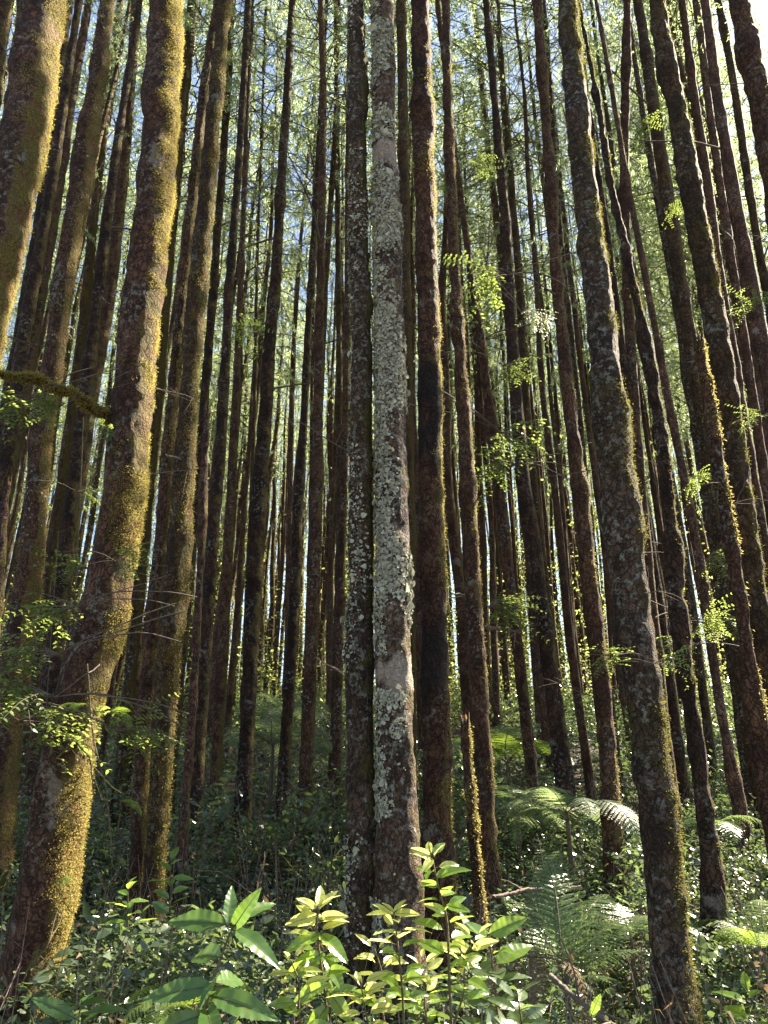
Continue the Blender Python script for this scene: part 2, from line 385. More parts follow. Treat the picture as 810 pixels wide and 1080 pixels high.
def trunk_mesh(name, z0, z1, z, x, r, d, base, mat, seg, step, zfine, amp=1.0, flare=.35, top=None, seed=0):
    zq = np.arange(z0, min(z1, zfine), step)
    if z1 > zfine: zq = np.concatenate([zq, np.linspace(zfine, z1, 24)])
    cx = smooth_interp(zq, z, x, .25); rr = smooth_interp(zq, z, r, .3)*.95-.010*amp*(r.max() > .05)
    rr = np.maximum(rr, .012)
    rr = rr*(1+flare*np.exp(-np.maximum(zq-(z0+.25), 0)/.22))
    cy = d+.03*np.sin(zq*.9+seed)*np.minimum(1, (zq-z0)/3)
    a = np.arange(seg)*2*math.pi/seg
    P = np.stack([cx[:, None]+rr[:, None]*np.cos(a), cy[:, None]+rr[:, None]*np.sin(a), np.repeat(zq[:, None], seg, 1)], -1)
    Dn = np.stack([np.cos(a)+0*zq[:, None], np.sin(a)+0*zq[:, None], 0*a+0*zq[:, None]], -1)
    q = P*np.array([1, 1, .6])+seed*3.7
    disp = rr[:, None]*.10*fbm(q*4, 2)+.011*amp*fbm(q*15, 3)+.007*amp*np.abs(vnoise(q*np.array([1, 1, .8])*44))
    lump = np.maximum(0, fbm(q*np.array([2.6, 2.6, 2.6])+9, 2)-.35)*.05*amp      # moss cushions
    P = P+Dn*(disp+lump)[..., None]
    if top is not None:                                                        # splintered break
        jag = .10*vnoise(np.stack([np.cos(a)*2.3, np.sin(a)*2.3, 0*a+seed], -1)*1.7)+.05*vnoise(np.stack([np.cos(a)*7, np.sin(a)*7, 0*a+seed], -1))
        P[-1, :, 2] += jag; P[-2, :, 2] += jag*.6
    k = len(zq); i, j = np.meshgrid(np.arange(k-1), np.arange(seg), indexing='ij'); j2 = (j+1) % seg
    F = [np.stack([i*seg+j, i*seg+j2, (i+1)*seg+j2, (i+1)*seg+j], -1).reshape(-1, 4)]
    V = P.reshape(-1, 3)
    V = np.concatenate([V, P[-1].mean(0, keepdims=True)-(np.array([[0, 0, .05]]) if top is not None else 0)])
    jj = np.arange(seg); F.append(np.stack([(k-1)*seg+jj, (k-1)*seg+(jj+1) % seg, np.full(seg, len(V)-1)], -1))
    return build_mesh(name, V-base, F, [mat]), (zq, P, Dn)

def moss_mesh(surf, base, n, rng, zlo, zhi, L, mat, side=.55, thr=-.1, wid=.35):
    """small tufts on the bark; weighted to the sunward +X side to paint sunlit gold"""
    zq, P, Dn = surf; seg = P.shape[1]
    k0, k1 = np.searchsorted(zq, zlo), max(np.searchsorted(zq, zhi)-1, np.searchsorted(zq, zlo)+2); k1 = min(k1, len(zq)-2)
    i = rng.integers(k0, k1, n*4); j = rng.integers(0, seg, n*4)
    fi, fj = rng.random((2, len(i), 1)); j2 = (j+1) % seg; p = (P[i, j]*(1-fi)+P[i+1, j]*fi)*(1-fj)+(P[i, j2]*(1-fi)+P[i+1, j2]*fi)*fj; dn = norm(Dn[i, j]*(1-fj)+Dn[i, j2]*fj)
    keep = (1.45*fbm(p*3.6+4, 3)+.4*fbm(p*28, 2)+side*(dn[:, 0]*.9+dn[:, 1]*.2)) > thr
    keep &= dn[:, 1] < .75
    p, dn = p[keep][:n], dn[keep][:n]; m = len(p)
    p = p+rng.normal(size=(m, 3))*.008
    D = norm(dn*.8+rng.normal(size=(m, 3))*.65+np.array([0, 0, -.3]))
    q = leaf_quads(p-dn*.003-base, D, rand_dirs(rng, m), L*rng.uniform(.5, 1.3, m), L*wid*rng.uniform(.6, 1.3, m), .3)
    mb = MB(); mb.quads(q); return mb.mesh('moss', [mat], False)
def lichen_mesh(surf, base, n, rng, zlo, zhi, size, thr, gaps=()):
    zq, P, Dn = surf; seg = P.shape[1]
    k0, k1 = np.searchsorted(zq, zlo), min(np.searchsorted(zq, zhi), len(zq)-2)
    i = rng.integers(k0, k1, n*4); j = rng.integers(0, seg, n*4); fi, fj = rng.random((2, len(i), 1)); j2 = (j+1) % seg; p = (P[i, j]*(1-fi)+P[i+1, j]*fi)*(1-fj)+(P[i, j2]*(1-fi)+P[i+1, j2]*fi)*fj; dn = norm(Dn[i, j]*(1-fj)+Dn[i, j2]*fj)
    keep = ((fbm(p*np.array([5, 5, 3.])+21, 3)+.45*fbm(p*40, 2)-.5*dn[:, 0]) > thr+.9*np.clip(1-(p[:, 2]-zlo)/1.1, 0, 1)) & (dn[:, 1] < .4)
    for lo, hi in gaps: keep &= ~((p[:, 2] > lo-.02) & (p[:, 2] < hi+.02))
    p, dn = p[keep][:n], dn[keep][:n]; m = len(p)
    D = norm(np.cross(dn, rand_dirs(rng, m))+dn*.5)
    nn = norm(dn+rng.normal(size=(m, 3))*.45)
    sz = size*np.exp(rng.normal(size=m)*.5)
    q = leaf_hex(p+dn*.003-base, D, nn, sz, sz*rng.uniform(.7, 1.1, m), .3)
    mb = MB(); mb.quads(q); return mb.mesh('lichen', [LICHEN], False)

TREES = []      # (x, d) of every trunk foot, to keep later ones apart
def tree(label, d, pts, kind='red', H=None, top=None, crown=None, crown_from=None, moss=0, mossL=.022, mosskind='y', lichen=0,
         branches=0, name='forest_tree', side=.55, thr=-.1, flare=.35, group='slender mossy trees of the stand', seed=None, zmoss=None, patches=()):
    i = len(TREES); rng = np.random.default_rng(500+i)
    H = H or rng.uniform(19, 24)
    pb = at(*sorted(pts, key=lambda p: -p[1])[0][:2], d)[0]; zg = g1(pb[0], d)
    z0, z1, z, x, r = trunk_path(pts, d, zg, top, H)
    bx = float(np.interp(zg, z, x)); zg = g1(bx, d); base = np.array([bx, d, zg])
    th = thing(name, label, 'tree' if top is None else 'tree stump', tuple(base), group if top is None else None)
    near = d < 7.5
    seg, step = (40, .03) if d < 5.7 else (28, .045) if near else (14, .10)
    zf = CAM_Z+d*1.5+.6
    me, surf = trunk_mesh('trunk', z0, z1, z, x, r, d, base, BARK[kind], seg, step, zf, 1.0 if near else .7, flare, top, i*1.3)
    for mk in set(p[2] for p in patches):            # bare or blackened bands of the bark, as soft masks
        C = np.zeros(len(me.vertices)*3); me.vertices.foreach_get('co', C); C = C.reshape(-1, 3)+base; val = np.zeros(len(C))
        for (ya, yb, m2) in patches:
            if m2 != mk: continue
            zb, za = at(405, ya, d)[0][2], at(405, yb, d)[0][2]; hw = (zb-za)/2
            q = fbm(C*np.array([11, 11, 2.2])+ya, 4)*.75
            val = np.maximum(val, np.clip(.5+(hw-np.abs(C[:, 2]-(za+hw))+q*min(.28, hw*1.2))/(.9*min(hw, .25)), 0, 1))
        me.attributes.new(mk+'_band', 'FLOAT', 'POINT').data.foreach_set('value', val.astype(np.float32))
    link('trunk', me, th)
    if moss:
        zl, zh = zmoss or (zg, zf)
        link('moss', moss_mesh(surf, base, moss, rng, zl, zh, mossL, MOSS if mosskind == 'y' else MOSSD, side, thr), th)
    if lichen: link('lichen', lichen_mesh(surf, base, lichen, rng, zg+.5, zf, .0105, -.18 if kind == 'pale' else .12, [(at(405, b, d)[0][2], at(405, a, d)[0][2]) for a, b, _ in patches]), th)
    if top is None:
        thin = d < 10.05 or (d < 10.6 and pts[0][0] > 720)
        cf = crown_from or (rng.uniform(.56, .66)*H if thin else max(rng.uniform(.40, .52)*H, 8.0))
        zc = zg+cf; sc = (z1-zc)/11.0
        c = link('crown', THIN[rng.integers(0, 4)] if thin else CROWNS[rng.integers(0, 8)], th)
        c.location = (float(np.interp(zc, z, x))-bx, 0, cf); c.rotation_euler = (0, 0, rng.random()*6.28); c.scale = (1, 1, sc)
        k = (float(np.interp(z1, z, x))-float(np.interp(zc, z, x)))/(z1-zc); c.rotation_euler.y = math.atan(k)*.9
        for q in range(3 if near and moss else 0):
            hz = zg+rng.uniform(1.2, 1.5*d+1)
            link('branch', BRANCHES[rng.integers(0, 6)], th, (float(np.interp(hz, z, x))-bx, 0, hz-zg), (0, rng.uniform(-.6, .5), rng.random()*6.28), rng.uniform(.25, .7))
        for q in range(branches):
            hz = zg+rng.uniform(.22, .48)*H
            link('branch', BRANCHES[rng.integers(0, 6)], th, (float(np.interp(hz, z, x))-bx, 0, hz-zg), (0, rng.uniform(-.5, .3), rng.random()*6.28), rng.uniform(.7, 1.7))
    TREES.append((bx, d)); return th, dict(z=z, x=x, r=r, d=d, base=base, surf=surf, zg=zg)

T = {}
def tr(key, label, d, pts, *a, **k): T[key] = tree(label, d, pts, *a, **k)

tr('hero_left', 'thick leaning mossy trunk with golden moss down its sunlit side and a moss-covered bough', 4.2,
   [(174,0,36),(167,180,40),(146,360,47),(129,540,49),(110,640,51),(77,740,56),(55,900,62),(27,1080,68)], 'mossy', moss=90000, mossL=.0105, side=.95, thr=.38)
tr('corner_left', 'stout trunk cut by the photo corner, gold sunlit moss strip beside dark shaded bark', 3.55,
   [(43,0,50),(30,120,52),(6,240,53),(-18,360,54),(-80,620,56)], 'mossy', moss=46000, mossL=.0105, side=.95, thr=.38)
tr('corner_top', 'trunk showing only a short piece in the upper corner beyond the stout mossy trunk', 5.0, [(5,0,22),(-8,90,23),(-45,300,25)], 'red')
tr('pale', 'straight trunk crusted with pale grey green lichen and a bare buff patch', 4.6,
   [(403,0,26),(405,120,27),(408,240,32),(412,360,34),(414,540,39),(415,700,42),(418,800,45),(420,900,52),(421,960,60)], 'pale', patches=[(697,727,'bare'),(158,178,'bare')], lichen=34000)
tr('pale_neighbour', 'grey-flecked brown trunk close against the pale lichened trunk, opposite the dark banded one', 4.64,
   [(376,0,18),(377,100,20),(378,200,22),(379,300,24),(381,360,25),(380,540,28),(379,720,31),(380,900,31),(378,1000,34)], 'grey', lichen=3500, moss=2500, mossL=.018, mosskind='o', side=.2, thr=.2)
tr('dark_band', 'dark trunk with near black bands and thin glowing edge, beside the pale lichened trunk', 5.0,
   [(443,0,21),(445,100,23),(448,200,25),(450,300,26),(452,360,28),(455,540,30),(457,640,32),(459,720,34),(462,900,35),(463,960,39)], 'red', patches=[(62,108,'black'),(395,432,'black'),(440,490,'black'),(668,735,'black')], moss=16000, mossL=.0135, mosskind='y', side=.9, thr=.40)
tr('big_right', 'broad shaded trunk with grey brown moss, thickest of those leaning inwards opposite the gold-mossed ones', 4.0,
   [(599,0,24),(608,100,26),(617,200,28),(629,300,32),(635,360,34),(642,440,36),(652,540,41),(663,640,42),(678,720,43),(689,800,43),(699,900,44),(708,1000,48),(715,1080,52)], 'grey', moss=26000, mossL=.012, mosskind='o', side=.45, thr=.15)
tr('slim_front', 'dark slim trunk with pale spots beside the broad shaded trunk, foot in low leaves', 5.5,
   [(632,120,7),(645,200,9),(670,300,11),(690,400,14),(703,500,16),(710,600,17),(720,700,18),(735,800,20),(748,900,23),(757,1000,26),(762,1080,28)], 'dark', moss=2600, mossL=.018, mosskind='o', side=.6, thr=.35)
tr('top_right', 'thick brown trunk crossing the upper corner on the side of the sun', 4.6, [(777,0,20),(797,100,26),(814,180,28),(838,300,30),(890,560,34)], 'red', moss=1500, mossL=.02, mosskind='o')
tr('spotted_right', 'stout olive trunk with round pale bark patches, passing behind the reddish snapped stem', 5.0,
   [(694,0,18),(710,100,22),(727,200,25),(745,300,28),(757,360,28),(769,440,29),(780,520,31),(792,600,33),(808,700,34),(832,860,36)], 'olive', moss=9000, mossL=.013, mosskind='o', side=.3, thr=.2)
tr('orange_edge', 'rusty brown straight trunk with orange lit edge, just beyond the dark banded trunk', 6.7,
   [(470,0,11),(472,100,11),(476,200,12),(481,300,14),(484,360,15),(489,440,18),(494,540,19),(499,640,21),(505,720,22),(510,800,22),(513,860,24)], 'red', moss=7000, mossL=.014, side=.9, thr=.35)
tr('twin_slim', 'slim pinkish trunk with a moss knot at mid height, front one of a crossing pair', 6.15,
   [(232,0,13),(215,100,12),(203,200,13),(192,300,15),(187,360,14),(180,440,15),(173,540,17),(165,640,19),(157,720,20),(150,800,19),(146,900,19)], 'mossy', moss=9000, mossL=.014, side=.8, thr=.2)
tr('twin_thick', 'olive brown mossy trunk, thicker one of a crossing pair beside the thick leaning mossy trunk', 6.0,
   [(238,0,14),(228,100,17),(219,200,20),(208,300,22),(202,360,21),(197,440,22),(191,540,25),(184,640,28),(176,720,27),(171,800,27),(165,900,25)], 'olive', moss=15000, mossL=.014, side=.6, thr=.1)
tr('grey_leaner', 'mossy trunk curving down beside the leaning gold-mossed trunk, pale lichen near its foot', 6.4,
   [(112,0,17),(100,100,20),(85,200,22),(67,300,25),(58,380,25),(44,440,25),(37,540,27),(24,640,30),(12,720,32),(0,860,34)], 'mossy', moss=13000, mossL=.014, side=.8, thr=.2, lichen=900)
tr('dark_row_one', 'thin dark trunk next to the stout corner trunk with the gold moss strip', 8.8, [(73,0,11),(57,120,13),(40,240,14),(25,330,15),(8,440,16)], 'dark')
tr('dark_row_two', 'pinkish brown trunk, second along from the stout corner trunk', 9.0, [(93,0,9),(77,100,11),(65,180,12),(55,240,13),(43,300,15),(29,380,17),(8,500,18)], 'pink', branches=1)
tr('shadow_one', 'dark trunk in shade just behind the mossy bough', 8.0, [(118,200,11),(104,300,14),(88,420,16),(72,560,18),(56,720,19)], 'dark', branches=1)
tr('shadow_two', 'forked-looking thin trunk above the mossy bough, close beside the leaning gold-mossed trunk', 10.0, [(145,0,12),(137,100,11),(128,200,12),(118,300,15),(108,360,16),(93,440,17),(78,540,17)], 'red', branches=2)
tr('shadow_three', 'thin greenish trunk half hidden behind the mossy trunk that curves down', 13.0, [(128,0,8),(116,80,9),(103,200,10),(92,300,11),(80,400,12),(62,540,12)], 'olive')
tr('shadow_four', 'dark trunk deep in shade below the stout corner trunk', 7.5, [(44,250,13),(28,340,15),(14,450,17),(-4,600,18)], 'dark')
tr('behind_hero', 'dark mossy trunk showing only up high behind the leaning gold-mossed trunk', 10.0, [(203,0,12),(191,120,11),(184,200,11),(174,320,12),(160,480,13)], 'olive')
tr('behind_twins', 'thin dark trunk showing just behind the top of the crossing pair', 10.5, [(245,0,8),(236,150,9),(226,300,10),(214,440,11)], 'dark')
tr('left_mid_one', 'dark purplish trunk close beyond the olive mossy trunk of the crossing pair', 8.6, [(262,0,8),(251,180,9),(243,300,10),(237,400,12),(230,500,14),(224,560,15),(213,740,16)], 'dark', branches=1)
tr('left_mid_two', 'brown trunk with grey flecks, its foot clear among low shrubs beside the bare reddish pole', 9.3, [(259,150,6),(250,400,9),(243,540,12),(232,720,14),(226,860,14),(223,940,14)], 'red', branches=2)
tr('left_mid_three', 'dark straight trunk standing before the pale far ferns', 9.5,
   [(308,0,8),(303,100,10),(296,200,11),(290,300,13),(284,360,15),(280,440,17),(272,540,19),(263,720,18),(255,870,20)], 'dark', branches=3, moss=900, mossL=.02, mosskind='o')
tr('thin_pole', 'very thin pole close against the dark straight trunk before the far ferns', 12.0, [(272,250,4),(269,400,5),(264,560,6)], 'olive')
tr('mid_knotty', 'brown trunk with a broad mossy patch low down, standing between two ferny gaps', 8.8,
   [(338,0,7),(341,100,8),(340,200,9),(338,300,10),(336,360,11),(334,540,14),(331,640,15),(327,720,16),(323,800,16),(320,940,18)], 'red', branches=2, moss=1400, mossL=.022, side=.6, thr=.25)
tr('mid_black', 'blackish trunk beside the brown knotty one, leaning a little', 10.5, [(338,120,6),(331,240,7),(324,360,8),(321,440,9),(314,540,12),(310,640,13),(304,740,14)], 'dark', branches=2)
tr('mid_thin', 'thin mossy trunk just short of the grey-flecked neighbour of the pale trunk', 12.5, [(354,0,5),(355,100,6),(357,300,7),(359,540,9),(354,720,10)], 'olive', branches=1)
tr('mid_reddish', 'thin reddish trunk touching the outline of the grey-flecked neighbour of the pale trunk', 10.0, [(367,100,5),(366,360,8),(362,540,9),(356,760,11)], 'red')
tr('behind_pale', 'olive trunk glimpsed in the narrow gap between pale trunk and dark banded one', 9.2, [(423,0,12),(425,120,12),(428,300,13),(431,500,14),(433,800,16)], 'olive')
tr('mid_right_one', 'reddish trunk leaning behind the rusty straight trunk with the orange edge', 9.5, [(479,150,7),(497,300,8),(508,360,10),(517,440,12),(532,560,14),(543,660,13),(560,810,14)], 'red', branches=3)
tr('mid_right_two', 'thin pink trunk leaning through the bright leaf sprays high up', 14.0, [(500,0,6),(514,150,7),(527,260,8),(541,380,9),(556,560,10),(573,800,12)], 'pink', branches=2)
tr('mid_right_three', 'very dark mossy trunk behind the largest bright leaf spray', 9.0, [(512,0,7),(521,100,9),(534,240,12),(541,380,14),(546,450,15),(553,520,17),(564,580,18),(577,680,18),(595,820,19)], 'dark', branches=2, moss=1200, mossL=.02, mosskind='o')
tr('mid_right_four', 'slender trunk hugging the very dark mossy trunk', 11.0, [(538,180,7),(548,310,8),(555,420,10),(563,520,11),(577,640,12),(590,780,13)], 'olive')
tr('straight_right', 'brown trunk with pale blotches and green glowing edge, its foot set in dark ferns', 7.1,
   [(566,0,12),(573,100,12),(581,200,12),(588,300,14),(594,360,15),(602,440,17),(613,540,19),(624,640,20),(634,720,20),(641,800,21),(648,900,23)], 'red', moss=7000, mossL=.014, side=.9, thr=.3, branches=1)
tr('companion_right', 'thin trunk rising tight beside the blotched brown trunk with the green glowing edge', 11.5, [(574,20,8),(590,250,9),(603,380,10),(618,520,10),(640,720,12)], 'dark', branches=1)
tr('upright_right', 'thin upright trunk crossed by the slim dark trunk with pale spots', 9.0, [(661,0,9),(659,180,11),(662,320,12),(669,440,13),(678,540,14),(695,720,15)], 'red', branches=2)
tr('wavy_right', 'greenish bent trunk close beside the stout olive trunk with pale patches', 8.5, [(672,0,10),(684,80,13),(700,180,16),(713,260,16),(724,340,15),(742,460,15),(765,600,16),(790,760,18)], 'olive', branches=1, moss=1000, mossL=.02, mosskind='o')
tr('right_thin_one', 'thin brown trunk, first beyond the stout olive trunk with pale patches', 9.0, [(720,0,8),(731,100,10),(746,200,12),(760,300,13),(771,360,13),(795,520,14)], 'red', branches=2)
tr('right_pink', 'pinkish spotted trunk reaching the frame edge below the thick corner trunk', 7.5, [(744,0,10),(755,100,12),(772,200,15),(793,300,18),(806,370,18),(840,540,20)], 'pink', branches=1)
tr('right_pink_thin', 'thin pink stem running close along the pinkish spotted trunk', 10.0, [(733,0,8),(745,90,9),(758,180,9),(773,290,10),(800,460,11)], 'pink')
tr('right_thin_two', 'thin mossy stem just inside the thick corner trunk', 10.0, [(757,0,8),(775,100,9),(791,200,9),(806,290,10),(840,480,11)], 'olive', branches=2)
tr('right_low', 'thin pole with pale blotches and lit edge ending in bright undergrowth near the frame side', 8.2,
   [(688,330,8),(703,420,9),(722,510,10),(739,600,11),(753,700,11),(770,800,12),(789,900,13),(797,965,13)], 'pink', moss=900, mossL=.02, side=.8, thr=.2)
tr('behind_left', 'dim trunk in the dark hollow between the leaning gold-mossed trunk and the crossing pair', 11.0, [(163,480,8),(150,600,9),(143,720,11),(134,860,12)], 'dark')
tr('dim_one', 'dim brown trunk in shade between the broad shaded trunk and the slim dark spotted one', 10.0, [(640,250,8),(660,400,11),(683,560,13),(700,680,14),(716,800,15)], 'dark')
tr('dim_two', 'dim trunk beyond the thin blotched pole, foot hidden by bright shrubs', 9.5, [(722,380,10),(742,500,12),(758,600,14),(772,690,15),(790,820,16)], 'grey')
# snags and stumps
tr('snag_pole', 'bare reddish dead pole without crown in front of the trunk with the clear foot', 7.0, [(219,430,5),(215,490,7),(210,600,8),(206,700,8),(199,800,9),(194,880,10),(189,960,11)], 'pink', top=1, name='dead_pole')
tr('snag_mid', 'thin broken mossy stump at the foot of the rusty straight trunk', 5.9, [(490,762,9),(496,840,11),(505,940,14)], 'mossy', top=1, name='tree_stump', moss=1500, mossL=.02, side=.9, thr=.2)
tr('snag_right', 'reddish snapped stem with blunt top standing before the stout olive trunk', 4.7, [(735,358,14),(748,440,16),(759,520,17),(775,600,17),(790,700,18),(804,800,19),(818,900,20)], 'red', top=1, name='snapped_stem', moss=3000, mossL=.018, side=.9, thr=.5)
tr('snag_edge', 'splintered pinkish stump at the frame edge under the mossy bough', 5.2, [(9,503,7),(4,560,14),(-3,640,17),(-20,800,19)], 'pink', top=1, name='broken_stump')

# mossy bough of the leaning trunk (a part of that tree)
def bough():
    th, t = T['hero_left']; rng = np.random.default_rng(5)
    A = [at(122, 446, 4.2)[0], at(100, 430, 4.08)[0], at(75, 415, 3.98)[0], at(50, 404, 3.9)[0], at(20, 396, 3.8)[0], at(-25, 392, 3.7)[0], at(-80, 400, 3.6)[0]]
    A = np.array(A); s = np.linspace(0, 6, 80); P = np.stack([np.interp(s, range(7), A[:, k]) for k in range(3)], -1)
    for _ in range(4): P[1:-1] = (P[:-2]+2*P[1:-1]+P[2:])/4
    P[:, 2] += .012*np.sin(s*4.2)
    r = np.interp(s, [0, .6, 2, 6], [.050, .027, .022, .014])
    V, F = tube(P, r, 14); V = V+.010*norm(V-np.repeat(P, 14, 0))*fbm(V*22, 3)[:, None]
    b = t['base']; o = link('branch', build_mesh('branch', V-b, F, [BARK['mossy']]), th)
    n = 3200; i = rng.integers(0, len(V), n); dn = norm(V[i]-np.repeat(P, 14, 0)[i])
    q = leaf_quads(V[i]-b, norm(dn+rng.normal(size=(n, 3))*.5+np.array([0, 0, -.3])), rand_dirs(rng, n), .024*rng.uniform(.5, 1.4, n), .009, .3)
    mb = MB(); mb.quads(q); link('moss', mb.mesh('moss', [MOSS], False), o)
bough()

# ------------------------------------------------------------------ far trees of the stand (shared meshes, a thing each)
def filler_trunk(seed, mat):
    rng = np.random.default_rng(seed); z = np.linspace(-.3, 22, 46)
    x = .10*np.sin(z*.35+rng.random()*6)+.03*np.sin(z*1.3+rng.random()*6); y = .10*np.sin(z*.3+rng.random()*6)
    x -= x[1]; y -= y[1]
    r = np.interp(z, [-.3, .4, 8, 22], [.13, .092, .075, .02])*(1+.05*rng.normal(size=46))
    V, F = tube(np.stack([x, y, z], -1), r, 10); V[:, :2] += .008*rng.normal(size=(len(V), 2))
    return build_mesh('trunk', V, F, [mat])
FT = [filler_trunk(900+i, BARK[k]) for i, k in enumerate(('red', 'pink', 'pink', 'red', 'mossy', 'red', 'pink', 'grey'))]
ANCH = [(129, 'leaning gold-mossed trunk'), (191, 'crossing pair'), (271, 'dark straight trunk'), (333, 'brown knotty trunk'),
        (414, 'pale lichened trunk'), (494, 'rusty orange-edged trunk'), (560, 'very dark mossy trunk'), (613, 'brown blotched trunk'), (652, 'broad shaded trunk'), (780, 'stout olive trunk')]
def far_label(px, d):
    far = 'thin'
    dist = 'halfway back' if d < 22 else 'deep in the stand'
    if px < ANCH[0][0]: return f'{far} trunk {dist}, beyond the dark side of {ANCH[0][1]}'
    for (a, A), (b, B) in zip(ANCH, ANCH[1:]):
        if px < b: return f'{far} trunk {dist} between {A} and {B}'
    return f'{far} trunk {dist}, beyond the sunny side of {ANCH[-1][1]}'
def far_tree(x, d, label, group, rng, scale=None, cf=None, thin=None, fatr=(.75, 1.35)):
    thin = False if thin is None else thin
    zg = g1(x, d); sc = scale or rng.uniform(.8, 1.15)
    th = thing('forest_tree', label, 'tree', (x, d, zg), group, (0, 0, rng.random()*6.28))
    fat = rng.uniform(*fatr)
    link('trunk', FT[rng.integers(0, 8)], th, None, None, (fat, fat, sc))
    cf = cf or (rng.uniform(.5, .6) if thin else rng.uniform(.30, .50))*22*sc
    link('crown', THIN[rng.integers(0, 4)] if thin else CROWNS[rng.integers(0, 8)], th, (0, 0, cf), (0, 0, rng.random()*6.28), (1.05, 1.05, (22*sc-cf)/11))
    TREES.append((x, d)); return th
def open_to_sun(x, d):
    """leave a gap, added for the light, through which the sun reaches the leaning trunk and the front shoots"""
    for (tx, ty, half) in SUNGAPS:
        rx, ry = x-tx, d-ty; al = rx*math.sin(SUN_AZ)+ry*math.cos(SUN_AZ); ac = abs(rx*math.cos(SUN_AZ)-ry*math.sin(SUN_AZ))
        if 3 < al < 28 and ac < half: return True
    return False
SUNGAPS = [(-1.6, 4.2, 1.9), (-2.0, 3.45, 1.5), (.05, 1.8, 1.6)]  # gaps added in the stand to let the sun through
rng = np.random.default_rng(2024); tries = 0; nf = 0
while nf < 196 and tries < 14000:
    tries += 1
    d = math.sqrt(rng.uniform(11.5**2, 46**2)); x = d*rng.uniform(-.56, .56)
    if any((x-a)**2+(d-b)**2 < (1.25 if d < 25 else 1.0)**2 for a, b in TREES): continue
    if open_to_sun(x, d) or (nf > 125 and d < 24): continue
    px = 405+FPX*x/(d*1.078)
    far_tree(x, d, far_label(px, d), 'thin far trunks of the stand', rng, thin=nf > 125); nf += 1
for x, d in ((7.9, 14.5), (6.9, 12.6), (9.3, 16.6), (8.4, 15.6), (6.3, 11.7)):   # leafy trees up the slope on the sunny side
    far_tree(x, d, 'leafy crowned far tree whose foliage fills the sky behind the thick corner trunk', 'leafy trees behind the corner trunk', rng, cf=7.5, thin=False)
nf = 0; tries = 0
while nf < 72 and tries < 15000:                  # slender poles that fill the middle distance
    tries += 1
    d = rng.uniform(9, 26); x = d*rng.uniform(-.54, .54)
    if any((x-a)**2+(d-b)**2 < .75**2 for a, b in TREES) or open_to_sun(x, d): continue
    px = 405+FPX*x/(d*1.078)
    if 275 < px < 315 and d < 14: continue
    far_tree(x, d, far_label(px, d).replace('thin trunk', 'slender pole-like trunk'), 'slender poles of the middle distance', rng, thin=not (d > 13 and x/d > .36), fatr=(.5, .85)); nf += 1
nf = 0
while nf < 14:                                   # the stand goes on beside the view, towards the sun
    d = rng.uniform(3, 22); x = rng.uniform(.60, 1.0)*d+rng.uniform(1, 5)
    if any((x-a)**2+(d-b)**2 < 1.5**2 for a, b in TREES) or open_to_sun(x, d): continue
    far_tree(x, d, 'slim trunk of the same stand, on the sunny flank outside the view', 'trees beside the view', rng, thin=True); nf += 1
nf = 0
while nf < 12:
    d = rng.uniform(4, 20); x = -(.62*d+rng.uniform(.8, 5))
    if any((x-a)**2+(d-b)**2 < 1.5**2 for a, b in TREES): continue
    far_tree(x, d, 'slim trunk of the same stand, on the shady flank outside the view', 'trees beside the view', rng); nf += 1

# far edge of the wood: one mass of leaves
def far_wood():
    rng = np.random.default_rng(77); mb = MB()
    n = 130000; a = rng.uniform(-.68, .68, n); d = rng.uniform(46, 64, n)
    h = rng.beta(1.1, 1.25, n)*24
    x = a*d; p = np.stack([x, d, ground(x, d)+h], -1)
    keep = fbm(p*np.array([.35, .1, .25]), 3) > -.35
    p = p[keep]; n = len(p)
    mb.quads(leaf_quads(p, rand_dirs(rng, n)+np.array([0, 0, -.4]), rand_dirs(rng, n), rng.uniform(.18, .34, n), rng.uniform(.08, .16, n)), 1)
    for k in range(420):
        dd = rng.uniform(46, 64); xx = dd*rng.uniform(-.66, .66); zz = g1(xx, dd)
        mb.tube(np.array([[xx, dd, zz-.3], [xx+rng.normal()*.2, dd, zz+10], [xx+rng.normal()*.4, dd, zz+22]]), np.array([.13, .09, .02]), 5, 0)
    tag(link('far_woods', mb.mesh('far_woods', [BARK['red'], FARL], False)), 'pale mass of sunlit leaves and stems at the far end of the wood', 'woods', kind='stuff')
far_wood()

